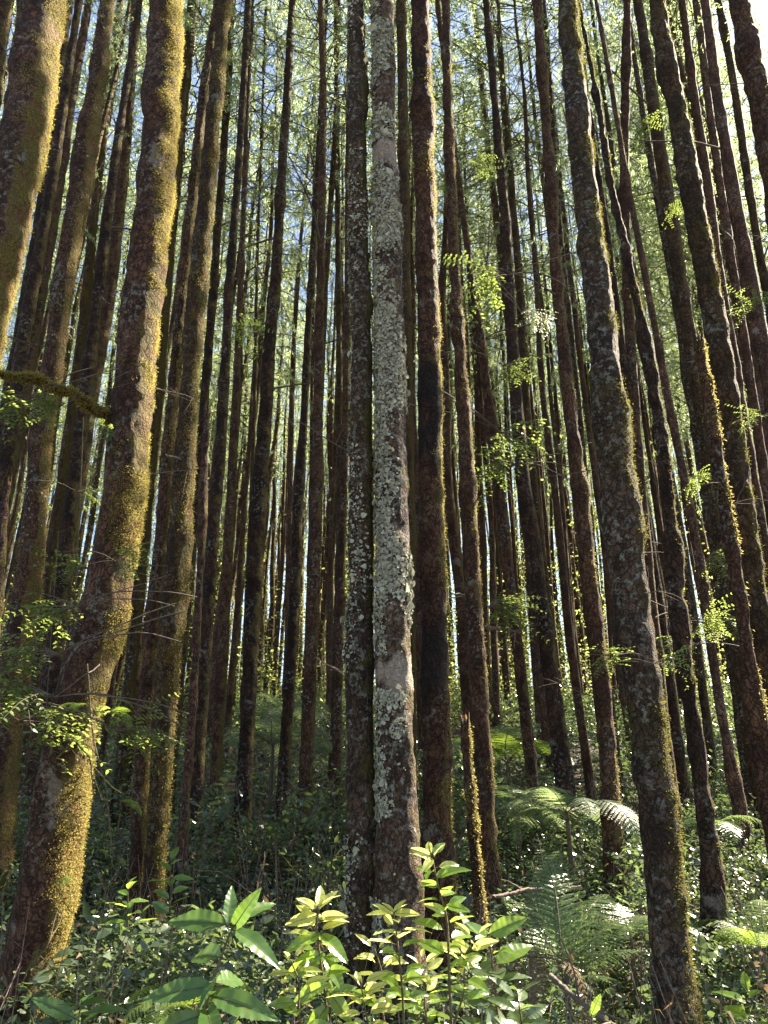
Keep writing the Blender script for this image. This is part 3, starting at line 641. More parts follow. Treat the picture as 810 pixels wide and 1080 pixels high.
# ------------------------------------------------------------------ undergrowth: one leafy mass
def undergrowth():
    rng = np.random.default_rng(31); mb = MB()
    n = 27000
    d = rng.uniform(2.6, 27, n); d = np.where(rng.random(n) < .35, rng.uniform(2.6, 10, n), d)
    x = d*rng.uniform(-.66, .66, n); g = ground(x, d)
    cl = np.clip(.5+.75*fbm(np.stack([x, d, 0*x], -1)*.7, 3), .04, 1.2)
    hmax = np.interp(d, [2.6, 5, 9, 14, 27], [.32, .60, 1.05, 1.15, 1.3])*cl
    pxs = 405+FPX*x/(d*1.02)
    for a, b, d0, d1, f in ((258, 318, 7, 17, .35), (338, 362, 7, 14, .5), (540, 628, 5, 9, .5), (515, 552, 7, 15, .4), (575, 640, 3, 5.2, .4)):
        hmax = np.where((pxs > a) & (pxs < b) & (d > d0) & (d < d1), hmax*f, hmax)
    h = hmax*rng.random(n)**.6
    P = np.stack([x, d, g+h+.02], -1)
    k = 9
    Pk = np.repeat(P, k, 0); m = len(Pk); dk = np.repeat(d, k)
    Pk = Pk+rng.normal(size=(m, 3))*np.array([.07, .07, .05])*np.interp(dk, [3, 20], [.8, 1.8])[:, None]
    D = norm(rng.normal(size=(m, 3))*np.array([1, 1, .45])); nn = norm(np.array([0, 0, 1.])+rng.normal(size=(m, 3))*.55)
    L = rng.uniform(.030, .062, m)*np.repeat(np.exp(rng.normal(size=n)*.35), k)*np.interp(dk, [3, 8, 25], [.85, 1.1, 2.0])
    mb.quads(leaf_hex(Pk, D, nn, L, L*rng.uniform(.38, .6, m)), 0)
    q = rng.integers(0, n, 5000); B = P[q]; G = np.stack([x[q], d[q], g[q]], -1)+rng.normal(size=(5000, 3))*np.array([.08, .08, 0])
    sw = np.array([.003, 0, 0]); mb.quads(np.stack([G-sw, G+sw, B+sw*.4, B-sw*.4], 1), 1)
    tag(link('undergrowth', mb.mesh('undergrowth', [UNDER, STEM], False)), 'dense low undergrowth of small dark glossy leaves over the forest floor', 'undergrowth', kind='stuff')
    n = 3500; d = rng.uniform(3, 18, n); x = d*rng.uniform(-.64, .64, n); g = ground(x, d); h = rng.uniform(.15, .8, n)
    o = np.stack([x, d, g], -1); t = o+np.stack([rng.normal(size=n)*.22, rng.normal(size=n)*.22, h], -1); q = np.array([.0035, 0, 0]); mb = MB()
    mb.quads(np.stack([o-q, o+q, t+q*.4, t-q*.4], 1), 0)
    k = rng.integers(0, n, 9000); f = rng.random((9000, 1)); p = o[k]*(1-f)+t[k]*f
    mb.quads(leaf_quads(p, norm(rng.normal(size=(9000, 3))+np.array([0, 0, -.6])), rand_dirs(rng, 9000), rng.uniform(.03, .08, 9000), rng.uniform(.008, .022, 9000), .4), 1)
    tag(link('dead_stems', mb.mesh('dead_stems', [DEADWOOD, BROWNF], False)), 'dry brown stems and withered leaves caught in the undergrowth', 'dry undergrowth', kind='stuff')
    # young growth between the far trunks
    n = 9000; d = rng.uniform(19, 46, n); x = d*rng.uniform(-.66, .66, n)
    cl = np.clip(.45+.8*fbm(np.stack([x, d, 0*x], -1)*.45+3, 3), 0, 1.3); h = 7.5*cl*rng.random(n)**1.3
    P = np.repeat(np.stack([x, d, ground(x, d)+h], -1), 11, 0); m = len(P); P = P+rng.normal(size=(m, 3))*np.array([.3, .3, .2])
    L = rng.uniform(.07, .15, m); mb = MB()
    mb.quads(leaf_hex(P, norm(rng.normal(size=(m, 3))*np.array([1, 1, .6])), norm(np.array([0, 0, .7])+rng.normal(size=(m, 3))*.7), L, L*rng.uniform(.35, .6, m)))
    tag(link('young_growth', mb.mesh('young_growth', [FARL], False)), 'hazy mass of young sunlit leaves between the far trunks', 'undergrowth', kind='stuff')
    # leaf litter
    n = 9000; d = rng.uniform(2, 16, n); x = d*rng.uniform(-.7, .7, n)
    p = np.stack([x, d, ground(x, d)+.025], -1); mb = MB()
    mb.quads(leaf_quads(p, norm(rng.normal(size=(n, 3))*np.array([1, 1, .2])), norm(np.array([0, 0, 1])+rng.normal(size=(n, 3))*.3), rng.uniform(.04, .09, n), rng.uniform(.02, .035, n)))
    tag(link('leaf_litter', mb.mesh('leaf_litter', [BROWNF], False)), 'brown fallen leaves scattered over the forest floor', 'leaf litter', kind='stuff')
undergrowth()

# ------------------------------------------------------------------ shrubs
def shrub_mesh(seed, n=420, H=.9, Rr=.5, L=.06):
    rng = np.random.default_rng(seed); fo, st = MB(), MB(); LP, LD = [], []
    for k in range(11):
        az = rng.random()*6.28; d0 = norm(np.array([math.cos(az)*.5, math.sin(az)*.5, 1.0]))
        B = curve((0, 0, -.05), d0, H*rng.uniform(.6, 1.05), rng.uniform(.1, .9), 9, rng, .09)
        st.tube(B, np.linspace(.006, .0022, 9), 4)
        m = n//11; s = rng.uniform(.25, 1, m)*8; a = np.minimum(s.astype(int), 7); p = B[a]+(B[a+1]-B[a])*(s-a)[:, None]
        off = rng.normal(size=(m, 3))*np.array([1, 1, .5])*.09*Rr/.5
        LP.append(p+off); LD.append(off+rng.normal(size=(m, 3))*.03+np.array([0, 0, .01]))
    P, D = np.concatenate(LP), np.concatenate(LD); m = len(P)
    Ls = L*rng.uniform(.6, 1.3, m)
    fo.quads(leaf_hex(P, D, norm(np.array([0, 0, 1.])+rng.normal(size=(m, 3))*.45), Ls, Ls*rng.uniform(.38, .55, m)))
    return fo, st
SHM = []
for i in range(5):
    fo, st = shrub_mesh(200+i); SHM.append((fo.mesh('foliage', [SHRUB], False), st.mesh('stem', [STEM])))
def shrub(px, d, label, sc=1.0):
    rng = np.random.default_rng(int(px*7+d*100)); x = at(px, 800, d)[0][0]
    th = thing('leafy_shrub', label, 'shrub', (x, d, g1(x, d)), 'leafy shrubs of the undergrowth', (0, 0, rng.random()*6.28), sc)
    f, s = SHM[rng.integers(0, 5)]; link('foliage', f, th); link('stem', s, th)
for a in [(95, 5.4, 'dark leafy shrub in the hollow beside the foot of the leaning gold-mossed trunk', .9),
          (135, 7.4, 'leafy shrub at the foot of the crossing pair, on its shady side', 1.0),
          (205, 7.6, 'leafy shrub around the foot of the bare reddish pole', .9),
          (285, 8.0, 'tall leafy shrub in the gap between the dark trunk and the brown knotty trunk', 1.15),
          (345, 7.0, 'leafy shrub between the brown knotty trunk and the grey-flecked trunk', 1.0),
          (300, 5.2, 'low dark shrub before the brown knotty trunk', .8),
          (485, 7.6, 'leafy shrub between the dark banded trunk and the thin broken stump', .9),
          (540, 8.5, 'leafy shrub behind the flat pale fern in the clearing', 1.0),
          (575, 6.2, 'dark shrub in the hollow under the flat pale fern', .8),
          (665, 10.5, 'sunlit shrub beyond the broad shaded trunk', 1.2),
          (700, 11.5, 'sunlit shrub behind the slim dark spotted trunk', 1.3),
          (755, 10.5, 'pale shining shrub beyond the thin blotched pole', 1.3),
          (795, 11.0, 'pale shining shrub at the frame edge, higher up the slope', 1.3),
          (770, 6.4, 'shining shrub between the slim dark trunk and the foot of the thin blotched pole', .9),
          (775, 4.3, 'light green leafy shrub low at the frame edge beside the slim dark trunk', .6),
          (20, 5.6, 'leafy shrub at the frame edge below the lichened mossy trunk', 1.0),
          (60, 8.0, 'leafy shrub in shade behind the leaning gold-mossed trunk', 1.1),
          (410, 9.5, 'shrub glimpsed behind the pale lichened trunk', 1.0)]: shrub(*a)

# ------------------------------------------------------------------ ferns
def frond_mesh(seed, mat, L=1.0, width=.32, pairs=21, arch=.8, el=.9):
    rng = np.random.default_rng(seed); mb = MB(); n = 30
    t = np.linspace(0, 1, n); ang = el-arch*2*t**1.3
    dx, dz = np.cos(ang), np.sin(ang); P = np.zeros((n, 3)); P[1:, 0] = np.cumsum(dx[:-1])*L/(n-1); P[1:, 2] = np.cumsum(dz[:-1])*L/(n-1)
    P[:, 1] = .03*np.sin(t*3+seed)
    mb.tube(P, np.linspace(.0065, .0012, n)*L, 4, 1)
    LP, LD, LN, LL, LW = [], [], [], [], []
    for k in range(pairs):
        s = .14+.85*k/(pairs-1); q = s*(n-1); a = int(min(q, n-2)); p = P[a]+(P[a+1]-P[a])*(q-a)
        tg = norm(P[a+1]-P[a]); up = norm(np.cross(tg, np.array([0, 1., 0]))); up = up if up[2] > 0 else -up
        pl = L*width*(min(1, (s-.05)/.25)**.7)*(1-s)**.62*1.15+.012
        for sd in (-1, 1):
            pd = norm(np.array([0, sd, 0])+tg*.42+up*rng.uniform(-.12, .05)); e = p.copy()
            m = max(4, int(pl/(L*.022))); u = (np.arange(m)+.5)/m
            for side in (-1, 1):
                pd2 = norm(np.cross(up, pd))*side
                pos = p+pd*(u*pl)[:, None]-up*(u**2*pl*.22)[:, None]
                LP.append(pos); LD.append(pd2+pd*.45+0*pos); LN.append(up+rng.normal(size=pos.shape)*.12)
                LL.append(L*.0180*(1-u*.7)); LW.append(np.full(m, pl/m*1.5))
    mb.quads(leaf_hex(*map(np.concatenate, (LP, LD, LN, LL, LW)), .1), 0)
    return mb.mesh('frond', [mat, STEM], False)
FR = {'g': [frond_mesh(1, FERN, arch=.75), frond_mesh(2, FERN, arch=.95, el=1.0), frond_mesh(3, FERN, arch=.55, el=.8)],
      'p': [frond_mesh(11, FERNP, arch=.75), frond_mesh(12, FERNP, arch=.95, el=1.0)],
      'y': [frond_mesh(4, FERNY, arch=.75), frond_mesh(5, FERNY, arch=.9)],
      'u': [frond_mesh(7, FERN, width=.30, arch=.40, el=1.0), frond_mesh(8, FERN, width=.28, arch=.52, el=1.05)],
      'b': [frond_mesh(6, BROWNF, width=.14, pairs=18, arch=1.3, el=.7)]}
def fern(px, py, d, label, size, kind='g', n=8, flat=0.0, az=None):
    """crown of fronds with its heart at the photo pixel on the plane Y=d; a short stem goes down to the ground"""
    rng = np.random.default_rng(int(px*3+py)); p = at(px, py, d)[0]; zg = g1(p[0], d); h = max(p[2]-zg, .03)
    th = thing('fern', label, 'fern', (p[0], d, zg), 'ferns of the undergrowth')
    mb = MB(); mb.tube(np.array([[0, 0, -.1], [0, 0, h*.5], [0, 0, h+.02]]), np.array([.035, .03, .02])*size, 8); link('rhizome', mb.mesh('rhizome', [WOOD]), th)
    azs = az if az is not None else [i*6.28/n+rng.uniform(-.25, .25) for i in range(n)]
    for a in azs:
        a, tilt, s = a if isinstance(a, tuple) else (a, rng.uniform(-.15, .35)+flat, rng.uniform(.8, 1.15))
        link('frond', FR[kind][rng.integers(0, len(FR[kind]))], th, (0, 0, h), (rng.uniform(-.15, .15), tilt, a), size*s)
PI = math.pi
fern(598, 1035, 4.4, 'large dark green fern with upright feathery fronds beside the broad shaded trunk', .62, 'u',
     az=[(PI*.55, -.42, 1.15), (PI*.42, -.25, 1.2), (PI*.3, .0, 1.05), (.45, .15, 1.0), (.0, .35, .8), (PI*.72, -.05, .95), (PI*.9, .2, .8), (-.9, .6, .55)])
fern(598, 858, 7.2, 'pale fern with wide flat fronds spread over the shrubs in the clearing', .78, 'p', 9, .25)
fern(545, 845, 7.9, 'fern with drooping dim fronds beside the wide flat pale fern', .68, 'g', 7, .2)
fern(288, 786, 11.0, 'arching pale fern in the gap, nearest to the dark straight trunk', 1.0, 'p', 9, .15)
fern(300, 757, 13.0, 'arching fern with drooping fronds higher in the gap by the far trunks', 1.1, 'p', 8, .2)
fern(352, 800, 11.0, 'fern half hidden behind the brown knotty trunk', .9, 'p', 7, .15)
fern(535, 805, 11.0, 'yellow green sunlit fern behind the rusty straight trunk', 1.1, 'y', 8, .1)
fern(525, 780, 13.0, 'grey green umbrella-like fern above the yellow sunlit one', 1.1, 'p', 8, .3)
fern(806, 1005, 4.2, 'bright green fern cut by the frame edge', .40, 'y', 7, -.1)
fern(665, 985, 5.2, 'fern with fronds half behind the broad shaded trunk', .45, 'g', 7, .05)
fern(205, 1066, 2.6, 'small yellow green fern under the large-leaved sapling', .26, 'y', 7, .1)
fern(745, 880, 8.0, 'grey green fern beyond the slim dark spotted trunk', .62, 'g', 8, .15)
fern(560, 1010, 3.6, 'withered brown fern hanging in a clump beside the upright dark fern', .40, 'b', 7, .3)

# epiphytic fern fronds on the leaning trunk
def epiphyte(px, py, d, label, size, n=4, kind='y', az0=-.6, tilt=.6):
    rng = np.random.default_rng(int(px+py*5)); p = at(px, py, d)[0]
    th = thing('climbing_fern', label, 'fern', tuple(p), 'little ferns on the leaning trunk')
    for k in range(n): link('frond', FR[kind][rng.integers(0, 2)], th, (0, 0, 0), (rng.uniform(-.3, .3), tilt+rng.uniform(-.4, .4), az0-PI*.5+rng.uniform(-1.2, 1.2)), size*rng.uniform(.7, 1.2))
epiphyte(88, 745, 4.00, 'small bright fern hanging on the leaning trunk, upper of the two on its shady side', .15)
epiphyte(118, 752, 4.02, 'small light fern hanging on the sunny edge of the leaning trunk', .16, 4, 'y', .2)
epiphyte(72, 925, 4.02, 'little fern low on the leaning trunk near its foot', .10, 3)
epiphyte(128, 845, 4.05, 'single drooping fern on thin vine beside the lower leaning trunk', .13, 2, 'y', .3)

# ------------------------------------------------------------------ leafy sprigs with small paired leaves
def sprig_mesh(seed, L=.58, leaf=.036, kind='flat', nst=4):
    """spray growing along +X: several curved twigs with flat paired leaflets"""
    rng = np.random.default_rng(seed); fo, st = MB(), MB(); LP, LD, LN, LL = [], [], [], []
    for k in range(nst):
        az = rng.uniform(-.7, .7); d0 = norm(np.array([math.cos(az), math.sin(az), rng.uniform(-.1, .5)]))
        B = curve((0, 0, 0), d0, L*rng.uniform(.6, 1.1), rng.uniform(.4, 1.0), 12, rng, .05); st.tube(B, np.linspace(.0035, .001, 12), 4)
        for j in range(3):
            a = rng.integers(3, 9); d1 = norm(B[a]-B[a-1]+np.array([0, rng.choice([-1, 1])*.7, rng.uniform(-.3, .1)]))
            Tt = curve(B[a], d1, L*.35, .5, 7, rng, .04); st.tube(Tt, np.linspace(.002, .0008, 7), 3)
            for C in (Tt,):
                for q in range(1, len(C)):
                    tg = norm(C[q]-C[q-1]); sd = norm(np.cross(tg, [0, 0, 1.]))
                    for s in (-1, 1):
                        if rng.random() < .38: continue
                        LP.append(C[q]); LD.append(sd*s+tg*.5); LN.append(np.array([0, 0, 1.])+rng.normal(size=3)*.25); LL.append(leaf*rng.uniform(.65, 1.2))
        for q in range(3, 12):
            tg = norm(B[q]-B[q-1]); sd = norm(np.cross(tg, [0, 0, 1.]))
            for s in (-1, 1):
                LP.append(B[q]); LD.append(sd*s+tg*.5); LN.append(np.array([0, 0, 1.])+rng.normal(size=3)*.25); LL.append(leaf*rng.uniform(.65, 1.2))
    LL = np.array(LL)
    fo.quads(leaf_hex(np.array(LP), np.array(LD), np.array(LN), LL, LL*.5))
    st.tube(curve((0, 0, 0), (-1, rng.uniform(-.4, .4), .45), rng.uniform(.5, .9), .5, 9, rng, .08), np.linspace(.0035, .0055, 9), 4)
    return fo.mesh('foliage', [SPRIG], False), st.mesh('stem', [WOOD])
SPM = [sprig_mesh(400+i) for i in range(6)]
def sprig(px, py, d, label, size, az=None, n=2, tilt=0.0, group='leafy sprigs on the trunks'):
    rng = np.random.default_rng(int(px*13+py)); p = at(px, py, d)[0]
    th = thing('leafy_sprig', label, 'leafy twig', tuple(p), group)
    for k in range(n):
        f, s = SPM[rng.integers(0, 6)]; a = (az if az is not None else rng.random()*6.28)+rng.uniform(-.6, .6)*(k > 0)
        rt = (rng.uniform(-.5, .5), tilt+rng.uniform(-.2, .2), a); link('foliage', f, th, None, rt, size); link('stem', s, th, None, rt, size)
for a in [(62, 690, 3.65, 'bright green leafy spray beside the leaning trunk at shrub height', .75, 3.4, 3),
          (58, 735, 3.65, 'green spray low between the lichened mossy trunk and the leaning trunk', .8, 3.6, 3),
          (80, 640, 3.65, 'leafy spray on the shady side of the leaning trunk, topmost of three', .7, 3.0, 3),
          (95, 600, 4.6, 'sparse hanging sprig on thin vine behind the leaning trunk', .6, 3.6, 2),
          (122, 592, 3.95, 'sunlit pale sprig sprouting from the front of the leaning trunk', .5, -.3, 2),
          (120, 770, 3.95, 'shining leafy twig across the lower leaning trunk', .7, .2, 3),
          (20, 760, 3.9, 'leafy spray at the frame edge under the lichened mossy trunk', .9, .5, 3),
          (30, 420, 3.8, 'feathery green spray hanging under the mossy bough', .7, 3.6, 3, .5),
          (70, 425, 3.95, 'small green spray under the mossy bough nearer its trunk', .5, 3.3, 2, .4),
          (103, 462, 4.1, 'tiny yellow green sprig where the mossy bough meets its trunk', .35, -.4, 2),
          (80, 518, 5.0, 'yellow green sprig hanging on a thread in the dark between two mossy trunks', .5, .3, 2)]: sprig(*a)
for a in [(535, 290, 6.0, 'large bright leaf spray high before the very dark mossy trunk', 1.1, 3.2, 3, .2),
          (550, 330, 6.2, 'yellow green twig dangling under the large bright leaf spray', .9, -.5, 2, .7),
          (525, 455, 7.5, 'pale leaf spray at mid height between rusty and very dark trunks', 1.3, .3, 3),
          (545, 490, 7.5, 'lower pale spray beneath the mid height one', 1.2, 3.4, 3),
          (530, 385, 8.0, 'thin light sprig beside the reddish leaning trunk', 1.0, .6, 2),
          (725, 505, 6.0, 'small bright sprig against the stout olive trunk', .6, .4, 2),
          (800, 325, 4.5, 'silvery leaf spray at the frame edge below the corner trunk', .5, 3.5, 2),
          (802, 440, 4.5, 'white-lit leaf tuft at the frame edge, lower one', .4, 3.1, 2),
          (655, 690, 3.75, 'pale leaf spray on the front of the broad shaded trunk', .45, 3.4, 2),
          (690, 700, 3.7, 'fan of grey leaves lying against the broad shaded trunk', .38, -.2, 2),
          (735, 655, 6.0, 'white-lit sprig beside the thin blotched pole, upper one', .7, .2, 3),
          (735, 680, 6.1, 'pale sprig beside the thin blotched pole, lower one', .75, 3.3, 3),
          (760, 655, 6.5, 'feathery twig on the sunny side of the thin blotched pole', .8, .2, 2),
          (745, 590, 6.5, 'light sprig above the white-lit ones on the thin pole', .7, .3, 2),
          (515, 640, 8.5, 'green tangle of sprigs behind the rusty straight trunk', 1.3, .3, 4),
          (460, 200, 8.5, 'small lit sprig high beside the dark banded trunk', .6, -.3, 1),
          (495, 180, 8.0, 'bright leaves high up beyond the rusty straight trunk', .8, -.3, 2),
          (670, 130, 8.0, 'yellow green twig high beside the thin upright trunk', 1.0, .5, 2),
          (700, 220, 7.0, 'bright small leaves on the bent greenish trunk', .6, .4, 2),
          (235, 345, 6.5, 'light green twig beyond the crossing pair', .8, .0, 2)]: sprig(*a, group='leafy sprigs among the far trunks')

# ------------------------------------------------------------------ front shoots with big leaves
def leaf_mesh(seed, mat, L=1.0, W=.36, serr=.0, fold=.25, bend=.35):
    rng = np.random.default_rng(seed); nu, nv = 30, 9
    u = np.linspace(0, 1, nu); v = np.linspace(-1, 1, nv)
    prof = W*.5*np.power(np.sin(np.pi*np.clip(u, .0, 1)**.85), .8)*(1-.15*u); prof[0] = .012; prof[-1] = .004
    U, Vv = np.meshgrid(u, v, indexing='ij')
    pr = prof[:, None]*(1+serr*np.where(np.arange(nu) % 2 == 0, 1, -1)[:, None]*(np.abs(Vv) > .9))
    X = U*L; Y = pr*Vv; Z = np.abs(Vv)*pr*fold-bend*U**2*L*.5+.012*np.sin(U*14+seed)*np.abs(Vv)*(prof[:, None]/W*2)+.010*np.sin(U*46-np.abs(Vv)*3.2)*np.abs(Vv)*(1-np.abs(Vv)*.5)
    P = np.stack([X, Y, Z], -1).reshape(-1, 3)
    i, j = np.meshgrid(np.arange(nu-1), np.arange(nv-1), indexing='ij')
    F = np.stack([i*nv+j, (i+1)*nv+j, (i+1)*nv+j+1, i*nv+j+1], -1).reshape(-1, 4)
    mb = MB(); mb.add(P, F, 0)
    mb.tube(np.stack([np.linspace(-.16, .95, 10), 0*np.linspace(0, 1, 10), np.interp(np.linspace(-.16, .95, 10), u, -bend*u**2*.5)-.004], -1), np.linspace(.014, .004, 10), 4, 1)
    return mb.mesh('leaf', [mat, STEM])
LB = [leaf_mesh(i, BIGLEAF, W=.36, serr=.05, bend=.25+.15*i) for i in range(3)]
LY = [leaf_mesh(10+i, YOUNG, W=.38, bend=.15+.2*i, fold=.4) for i in range(3)]
LG = [leaf_mesh(20+i, GREENL, W=.44, bend=.2+.2*i) for i in range(4)]
LD_ = [leaf_mesh(30+i, SHRUB, W=.42, bend=.2+.2*i) for i in range(3)]
def aim(o, d, up=(0, 0, 1), roll=0.0):
    x = Vector(d).normalized(); y = Vector(up).cross(x)
    if y.length < 1e-3: y = Vector((0, 1, 0))
    y.normalize(); z = x.cross(y); m = Matrix((x, y, z)).transposed()
    o.rotation_euler = (m @ Matrix.Rotation(roll, 3, 'X')).to_euler()
def shoot(name, label, cat, pix, d, leaves, seed, rstem=.005, group=None, auto=0, meshes=(LG, LY), size=.075, topyoung=.3):
    """pix: stem path in photo pixels, foot first (d may be a list); leaves: explicit (px,py,tipx,tipy,dd,mesh)"""
    rng = np.random.default_rng(seed)
    ds = d if isinstance(d, (list, tuple)) else [d]*len(pix)
    A = np.array([at(x, y, q)[0] for (x, y), q in zip(pix, ds)])
    foot = A[0].copy(); zg = g1(foot[0], foot[1])
    A = np.concatenate([[[foot[0]+.02, foot[1], min(zg, foot[2])-.05]], A]); foot = A[0].copy(); foot[2] += .05
    s = np.linspace(0, len(A)-1, 40); P = np.stack([np.interp(s, range(len(A)), A[:, k]) for k in range(3)], -1)
    for _ in range(3): P[1:-1] = (P[:-2]+2*P[1:-1]+P[2:])/4
    th = thing(name, label, cat, tuple(foot), group)
    mb = MB(); mb.tube(P-foot, np.linspace(rstem, rstem*.35, 40), 7); link('stem', mb.mesh('stem', [STEM]), th)
    for (x0, y0, x1, y1, dd, ms, k) in leaves:
        d0 = ds[-1]; a = at(x0, y0, d0)[0]; b = at(x1, y1, d0+dd)[0]; v = b-a; L = np.linalg.norm(v)
        o = link('leaf', ms[k % len(ms)], th, tuple(a-foot), None, L); aim(o, v, (0, -.75, .65), rng.uniform(-.45, .45))
    for q in range(auto):
        f = .45+.55*(q+.5)/auto; i = min(int(f*39), 38); p = P[i]; tg = norm(P[i+1]-P[i])
        az = q*2.4+rng.uniform(-.4, .4); out = np.array([math.cos(az), math.sin(az), rng.uniform(-.05, .55)+(.5 if f > .93 else 0)])
        ms = meshes[1] if f > 1-topyoung else meshes[0]
        o = link('leaf', ms[rng.integers(0, len(ms))], th, tuple(p-foot+norm(out)*.012), None, size*rng.uniform(.65, 1.2)*(.75 if f > .9 else 1)); aim(o, out, (0, -.45, .9), rng.uniform(-.7, .7))
    return th
shoot('leafy_sapling', 'large-leaved sapling with broad serrated green leaves, half shaded, in front of the crossing pair', 'sapling',
      [(205, 1110), (222, 1040), (242, 985)], 1.55,
      [(238,975,173,966,.05,LB,0),(244,982,272,938,-.02,LB,1),(246,980,296,1006,-.05,LB,2),(240,975,246,932,.03,LB,0),(246,972,292,942,.08,LB,1),
       (232,1010,196,1000,.10,LB,1),(228,1030,208,1058,-.04,LB,2),(225,1040,150,1050,-.03,LB,0),(222,1050,292,1068,-.03,LB,1),(214,1070,150,1092,-.05,LB,2),(226,1035,262,1030,.1,LB,0),(218,1062,226,1100,-.1,LB,1)], 1, .005)
shoot('leafy_shoot', 'sunlit shoot with glowing yellow tips, between the large-leaved sapling and the pale trunk foot', 'shoot',
      [(348, 1110), (342, 1040), (334, 985), (335, 955)], 1.75, [(336,958,356,938,.02,LY,0),(334,958,312,946,.0,LY,1),(336,960,340,930,.03,LY,2),(335,965,300,975,.0,LY,0),(336,968,366,964,-.02,LY,1),
      (338,985,300,1002,-.04,LG,0),(338,985,368,1010,-.04,LG,1),(340,1005,300,1030,-.02,LG,2),(342,1010,366,1040,-.03,LG,3),(344,1035,306,1058,.0,LG,0),(346,1045,372,1078,-.02,LG,1),(346,1060,318,1096,-.03,LG,2)], 2, .004, auto=22, size=.05)
shoot('leafy_shoot', 'tallest sunlit shoot with white-lit leaves at its tip before the dark banded trunk', 'shoot',
      [(478, 1120), (474, 1040), (472, 970), (461, 930), (455, 900)], 1.8, [(455,903,433,894,.0,LY,0),(456,905,446,918,-.04,LY,1),(456,900,470,888,.02,LG,0),(460,925,484,912,.0,LG,1),(463,935,444,928,.0,LG,2),(466,945,482,934,.03,LG,3),
      (470,955,496,960,-.02,LG,0),(470,962,450,952,-.02,LY,2)], 3, .004, auto=20, size=.062, topyoung=.12)
shoot('leafy_shoot', 'short sunlit shoot with one pair of wide young leaves before the pale trunk foot', 'shoot',
      [(428, 1120), (424, 1040), (419, 990), (415, 962)], 1.75, [(416,964,386,963,.0,LY,0),(416,964,442,962,-.02,LY,1),(415,962,405,950,.0,LY,2),(415,962,428,948,.0,LY,0)], 4, .0035, auto=19, size=.056, topyoung=.3)
shoot('leafy_shoot', 'low sunlit shoot spreading between the short shoot and the tall shoot', 'shoot', [(455, 1120), (448, 1060), (445, 1010)], 1.9, [], 5, .0035, auto=20, size=.058, topyoung=.3)
shoot('leafy_shoot', 'low green shoot beside the glowing yellow-tipped one', 'shoot', [(395, 1130), (388, 1080), (380, 1035)], 1.7, [], 6, .0035, auto=22, size=.055, topyoung=.35)
for i, (px, py, lean, dd, lab) in enumerate([(312, 1010, -14, 1.7, 'small sunlit side shoot leaning out under the glowing yellow-tipped one'), (400, 1000, -10, 1.8, 'bushy little shoot between the short sunlit shoot and the yellow-tipped one'), (494, 985, 18, 1.85, 'leaning shoot branching out beside the tall white-lit shoot, with mixed green leaves'), ]):
    shoot('leafy_shoot', lab, 'shoot', [(px-lean*1.5, py+130), (px-lean*.2, py+60), (px-lean*.3, py+25), (px+lean*.5, py)], dd, [], 60+i, .003, auto=17+i, size=.05+.004*(i % 3), topyoung=.35)
shoot('leafy_shoot', 'dim broad-leaved shoot in shade on the far side of the tall sunlit shoot', 'shoot', [(530, 1130), (524, 1060), (516, 985)], 2.0, [(516,985,556,966,.0,LG,0),(516,985,490,975,.0,LG,1)], 7, .004, auto=22, size=.095, meshes=(LD_, LG), topyoung=.15)
shoot('leafy_shoot', 'dim low shoot with blue green leaves at the lower frame edge', 'shoot', [(560, 1140), (552, 1090), (545, 1045)], 1.9, [], 8, .004, auto=14, size=.09, meshes=(LD_, LD_), topyoung=.0)
shoot('leafy_shoot', 'pale oval-leaved seedling at the lower edge below the fallen branch', 'shoot', [(628, 1130), (624, 1070)], 2.0, [(624,1070,634,1048,.0,LG,0)], 9, .003, auto=4, size=.06, meshes=(LG, LG))
shoot('leafy_shoot', 'low green leaves at the foot of the leaning gold-mossed trunk', 'shoot', [(80, 1130), (82, 1080), (86, 1055)], 2.2, [(84,1060,112,1052,.0,LB,0),(84,1062,60,1068,.0,LB,1)], 12, .004, auto=9, size=.10, meshes=(LB, LB))
for i, (px, py, d, lab) in enumerate([(135, 930, 4.6, 'star-leaved green seedling beside the middle of the leaning trunk'), (790, 1045, 3.8, 'light green seedling low at the frame edge by the bright fern'),
                                      (180, 905, 5.0, 'young seedling before the foot of the crossing pair')]):
    shoot('seedling', lab, 'seedling', [(px, py+60), (px, py)], d, [], 20+i, .004, auto=12, size=.13, meshes=(LG, LG))

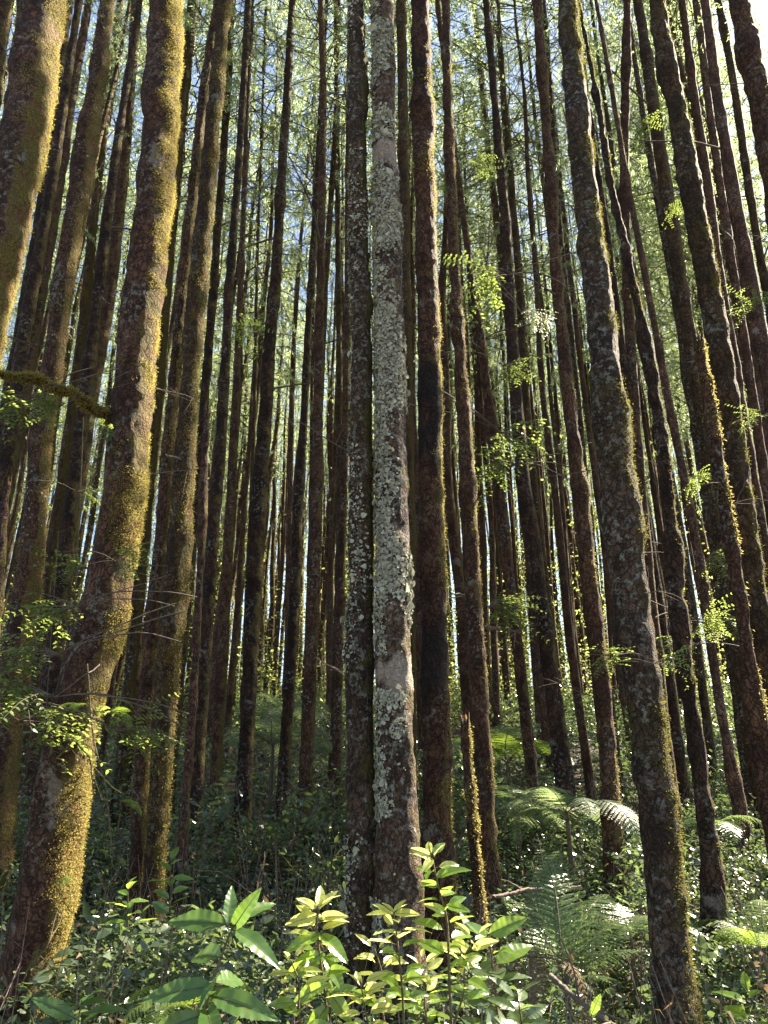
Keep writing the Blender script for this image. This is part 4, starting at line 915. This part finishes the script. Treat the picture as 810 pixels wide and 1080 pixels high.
# ------------------------------------------------------------------ fallen wood, vines
def fallen(name, label, pix, r0, r1, mat, cat='branch', seed=0, twigs=4):
    rng = np.random.default_rng(seed); A = np.array([at(*p)[0] for p in pix]); s = np.linspace(0, len(A)-1, 40)
    P = np.stack([np.interp(s, range(len(A)), A[:, k]) for k in range(3)], -1)
    for _ in range(3): P[1:-1] = (P[:-2]+2*P[1:-1]+P[2:])/4
    P += .15*r0*rng.normal(size=P.shape); mb = MB(); o = P[0].copy()
    V, F = tube(P-o, np.linspace(r0, r1, 40), 10); V += .25*r0*fbm(V*30, 2)[:, None]*rng.choice([-1, 1]); mb.add(V, F)
    for k in range(twigs):
        i = rng.integers(8, 38); T_ = curve(P[i]-o, norm(P[i]-P[i-2]+rng.normal(size=3)*.8), rng.uniform(.15, .4), .4, 7, rng, .12); mb.tube(T_, np.linspace(r1*.7, .0015, 7), 5)
    tag(link(name, mb.mesh(name, [mat]), None, tuple(o)), label, cat)
fallen('fallen_branch', 'dark fallen branch sloping down to the lower frame edge beside the broad shaded trunk', [(580,1030,3.4),(610,1055,3.2),(660,1092,3.0)], .010, .007, WOOD, seed=1)
fallen('fallen_branch', 'pale dead branch lying level behind the upright dark fern', [(520,947,5.4),(560,938,5.5),(612,935,5.6)], .014, .008, DEADWOOD, seed=2)
fallen('fallen_branch', 'short broken stick poking sideways between the leaning trunks at chest height', [(511,661,9.0),(530,664,8.9),(549,667,8.8)], .02, .014, DEADWOOD, seed=3, twigs=6)
fallen('dead_twig', 'pale curled dead twig standing in the shrubs before the brown knotty trunk', [(262,958,4.0),(270,945,4.0),(273,930,4.0)], .004, .002, DEADWOOD, 'twig', 4, 3)
for i, (pix, lab) in enumerate([([(92,700,4.0),(98,780,3.95),(112,830,3.93),(118,900,3.95)], 'thin brown vine looping off the lower leaning trunk'),
                                ([(60,800,3.95),(78,780,3.9),(95,800,3.9),(100,850,3.93)], 'thin vine arched across the lower leaning trunk'),
                                ([(15,1060,3.95),(30,1020,3.9),(50,1000,3.9),(60,960,3.95)], 'thick vine curling round the foot of the leaning trunk'),
                                ([(62,560,5.6),(56,640,5.6),(50,730,5.6),(44,800,5.6)], 'straight hanging vine between the lichened mossy trunk and the leaning trunk'),
                                ([(88,440,5.2),(84,540,5.2),(78,660,5.2)], 'thread-thin hanging vine in the dark behind the mossy bough')]):
    fallen('vine', lab, pix, .004, .0025, STEM, 'vine', 30+i, 3)
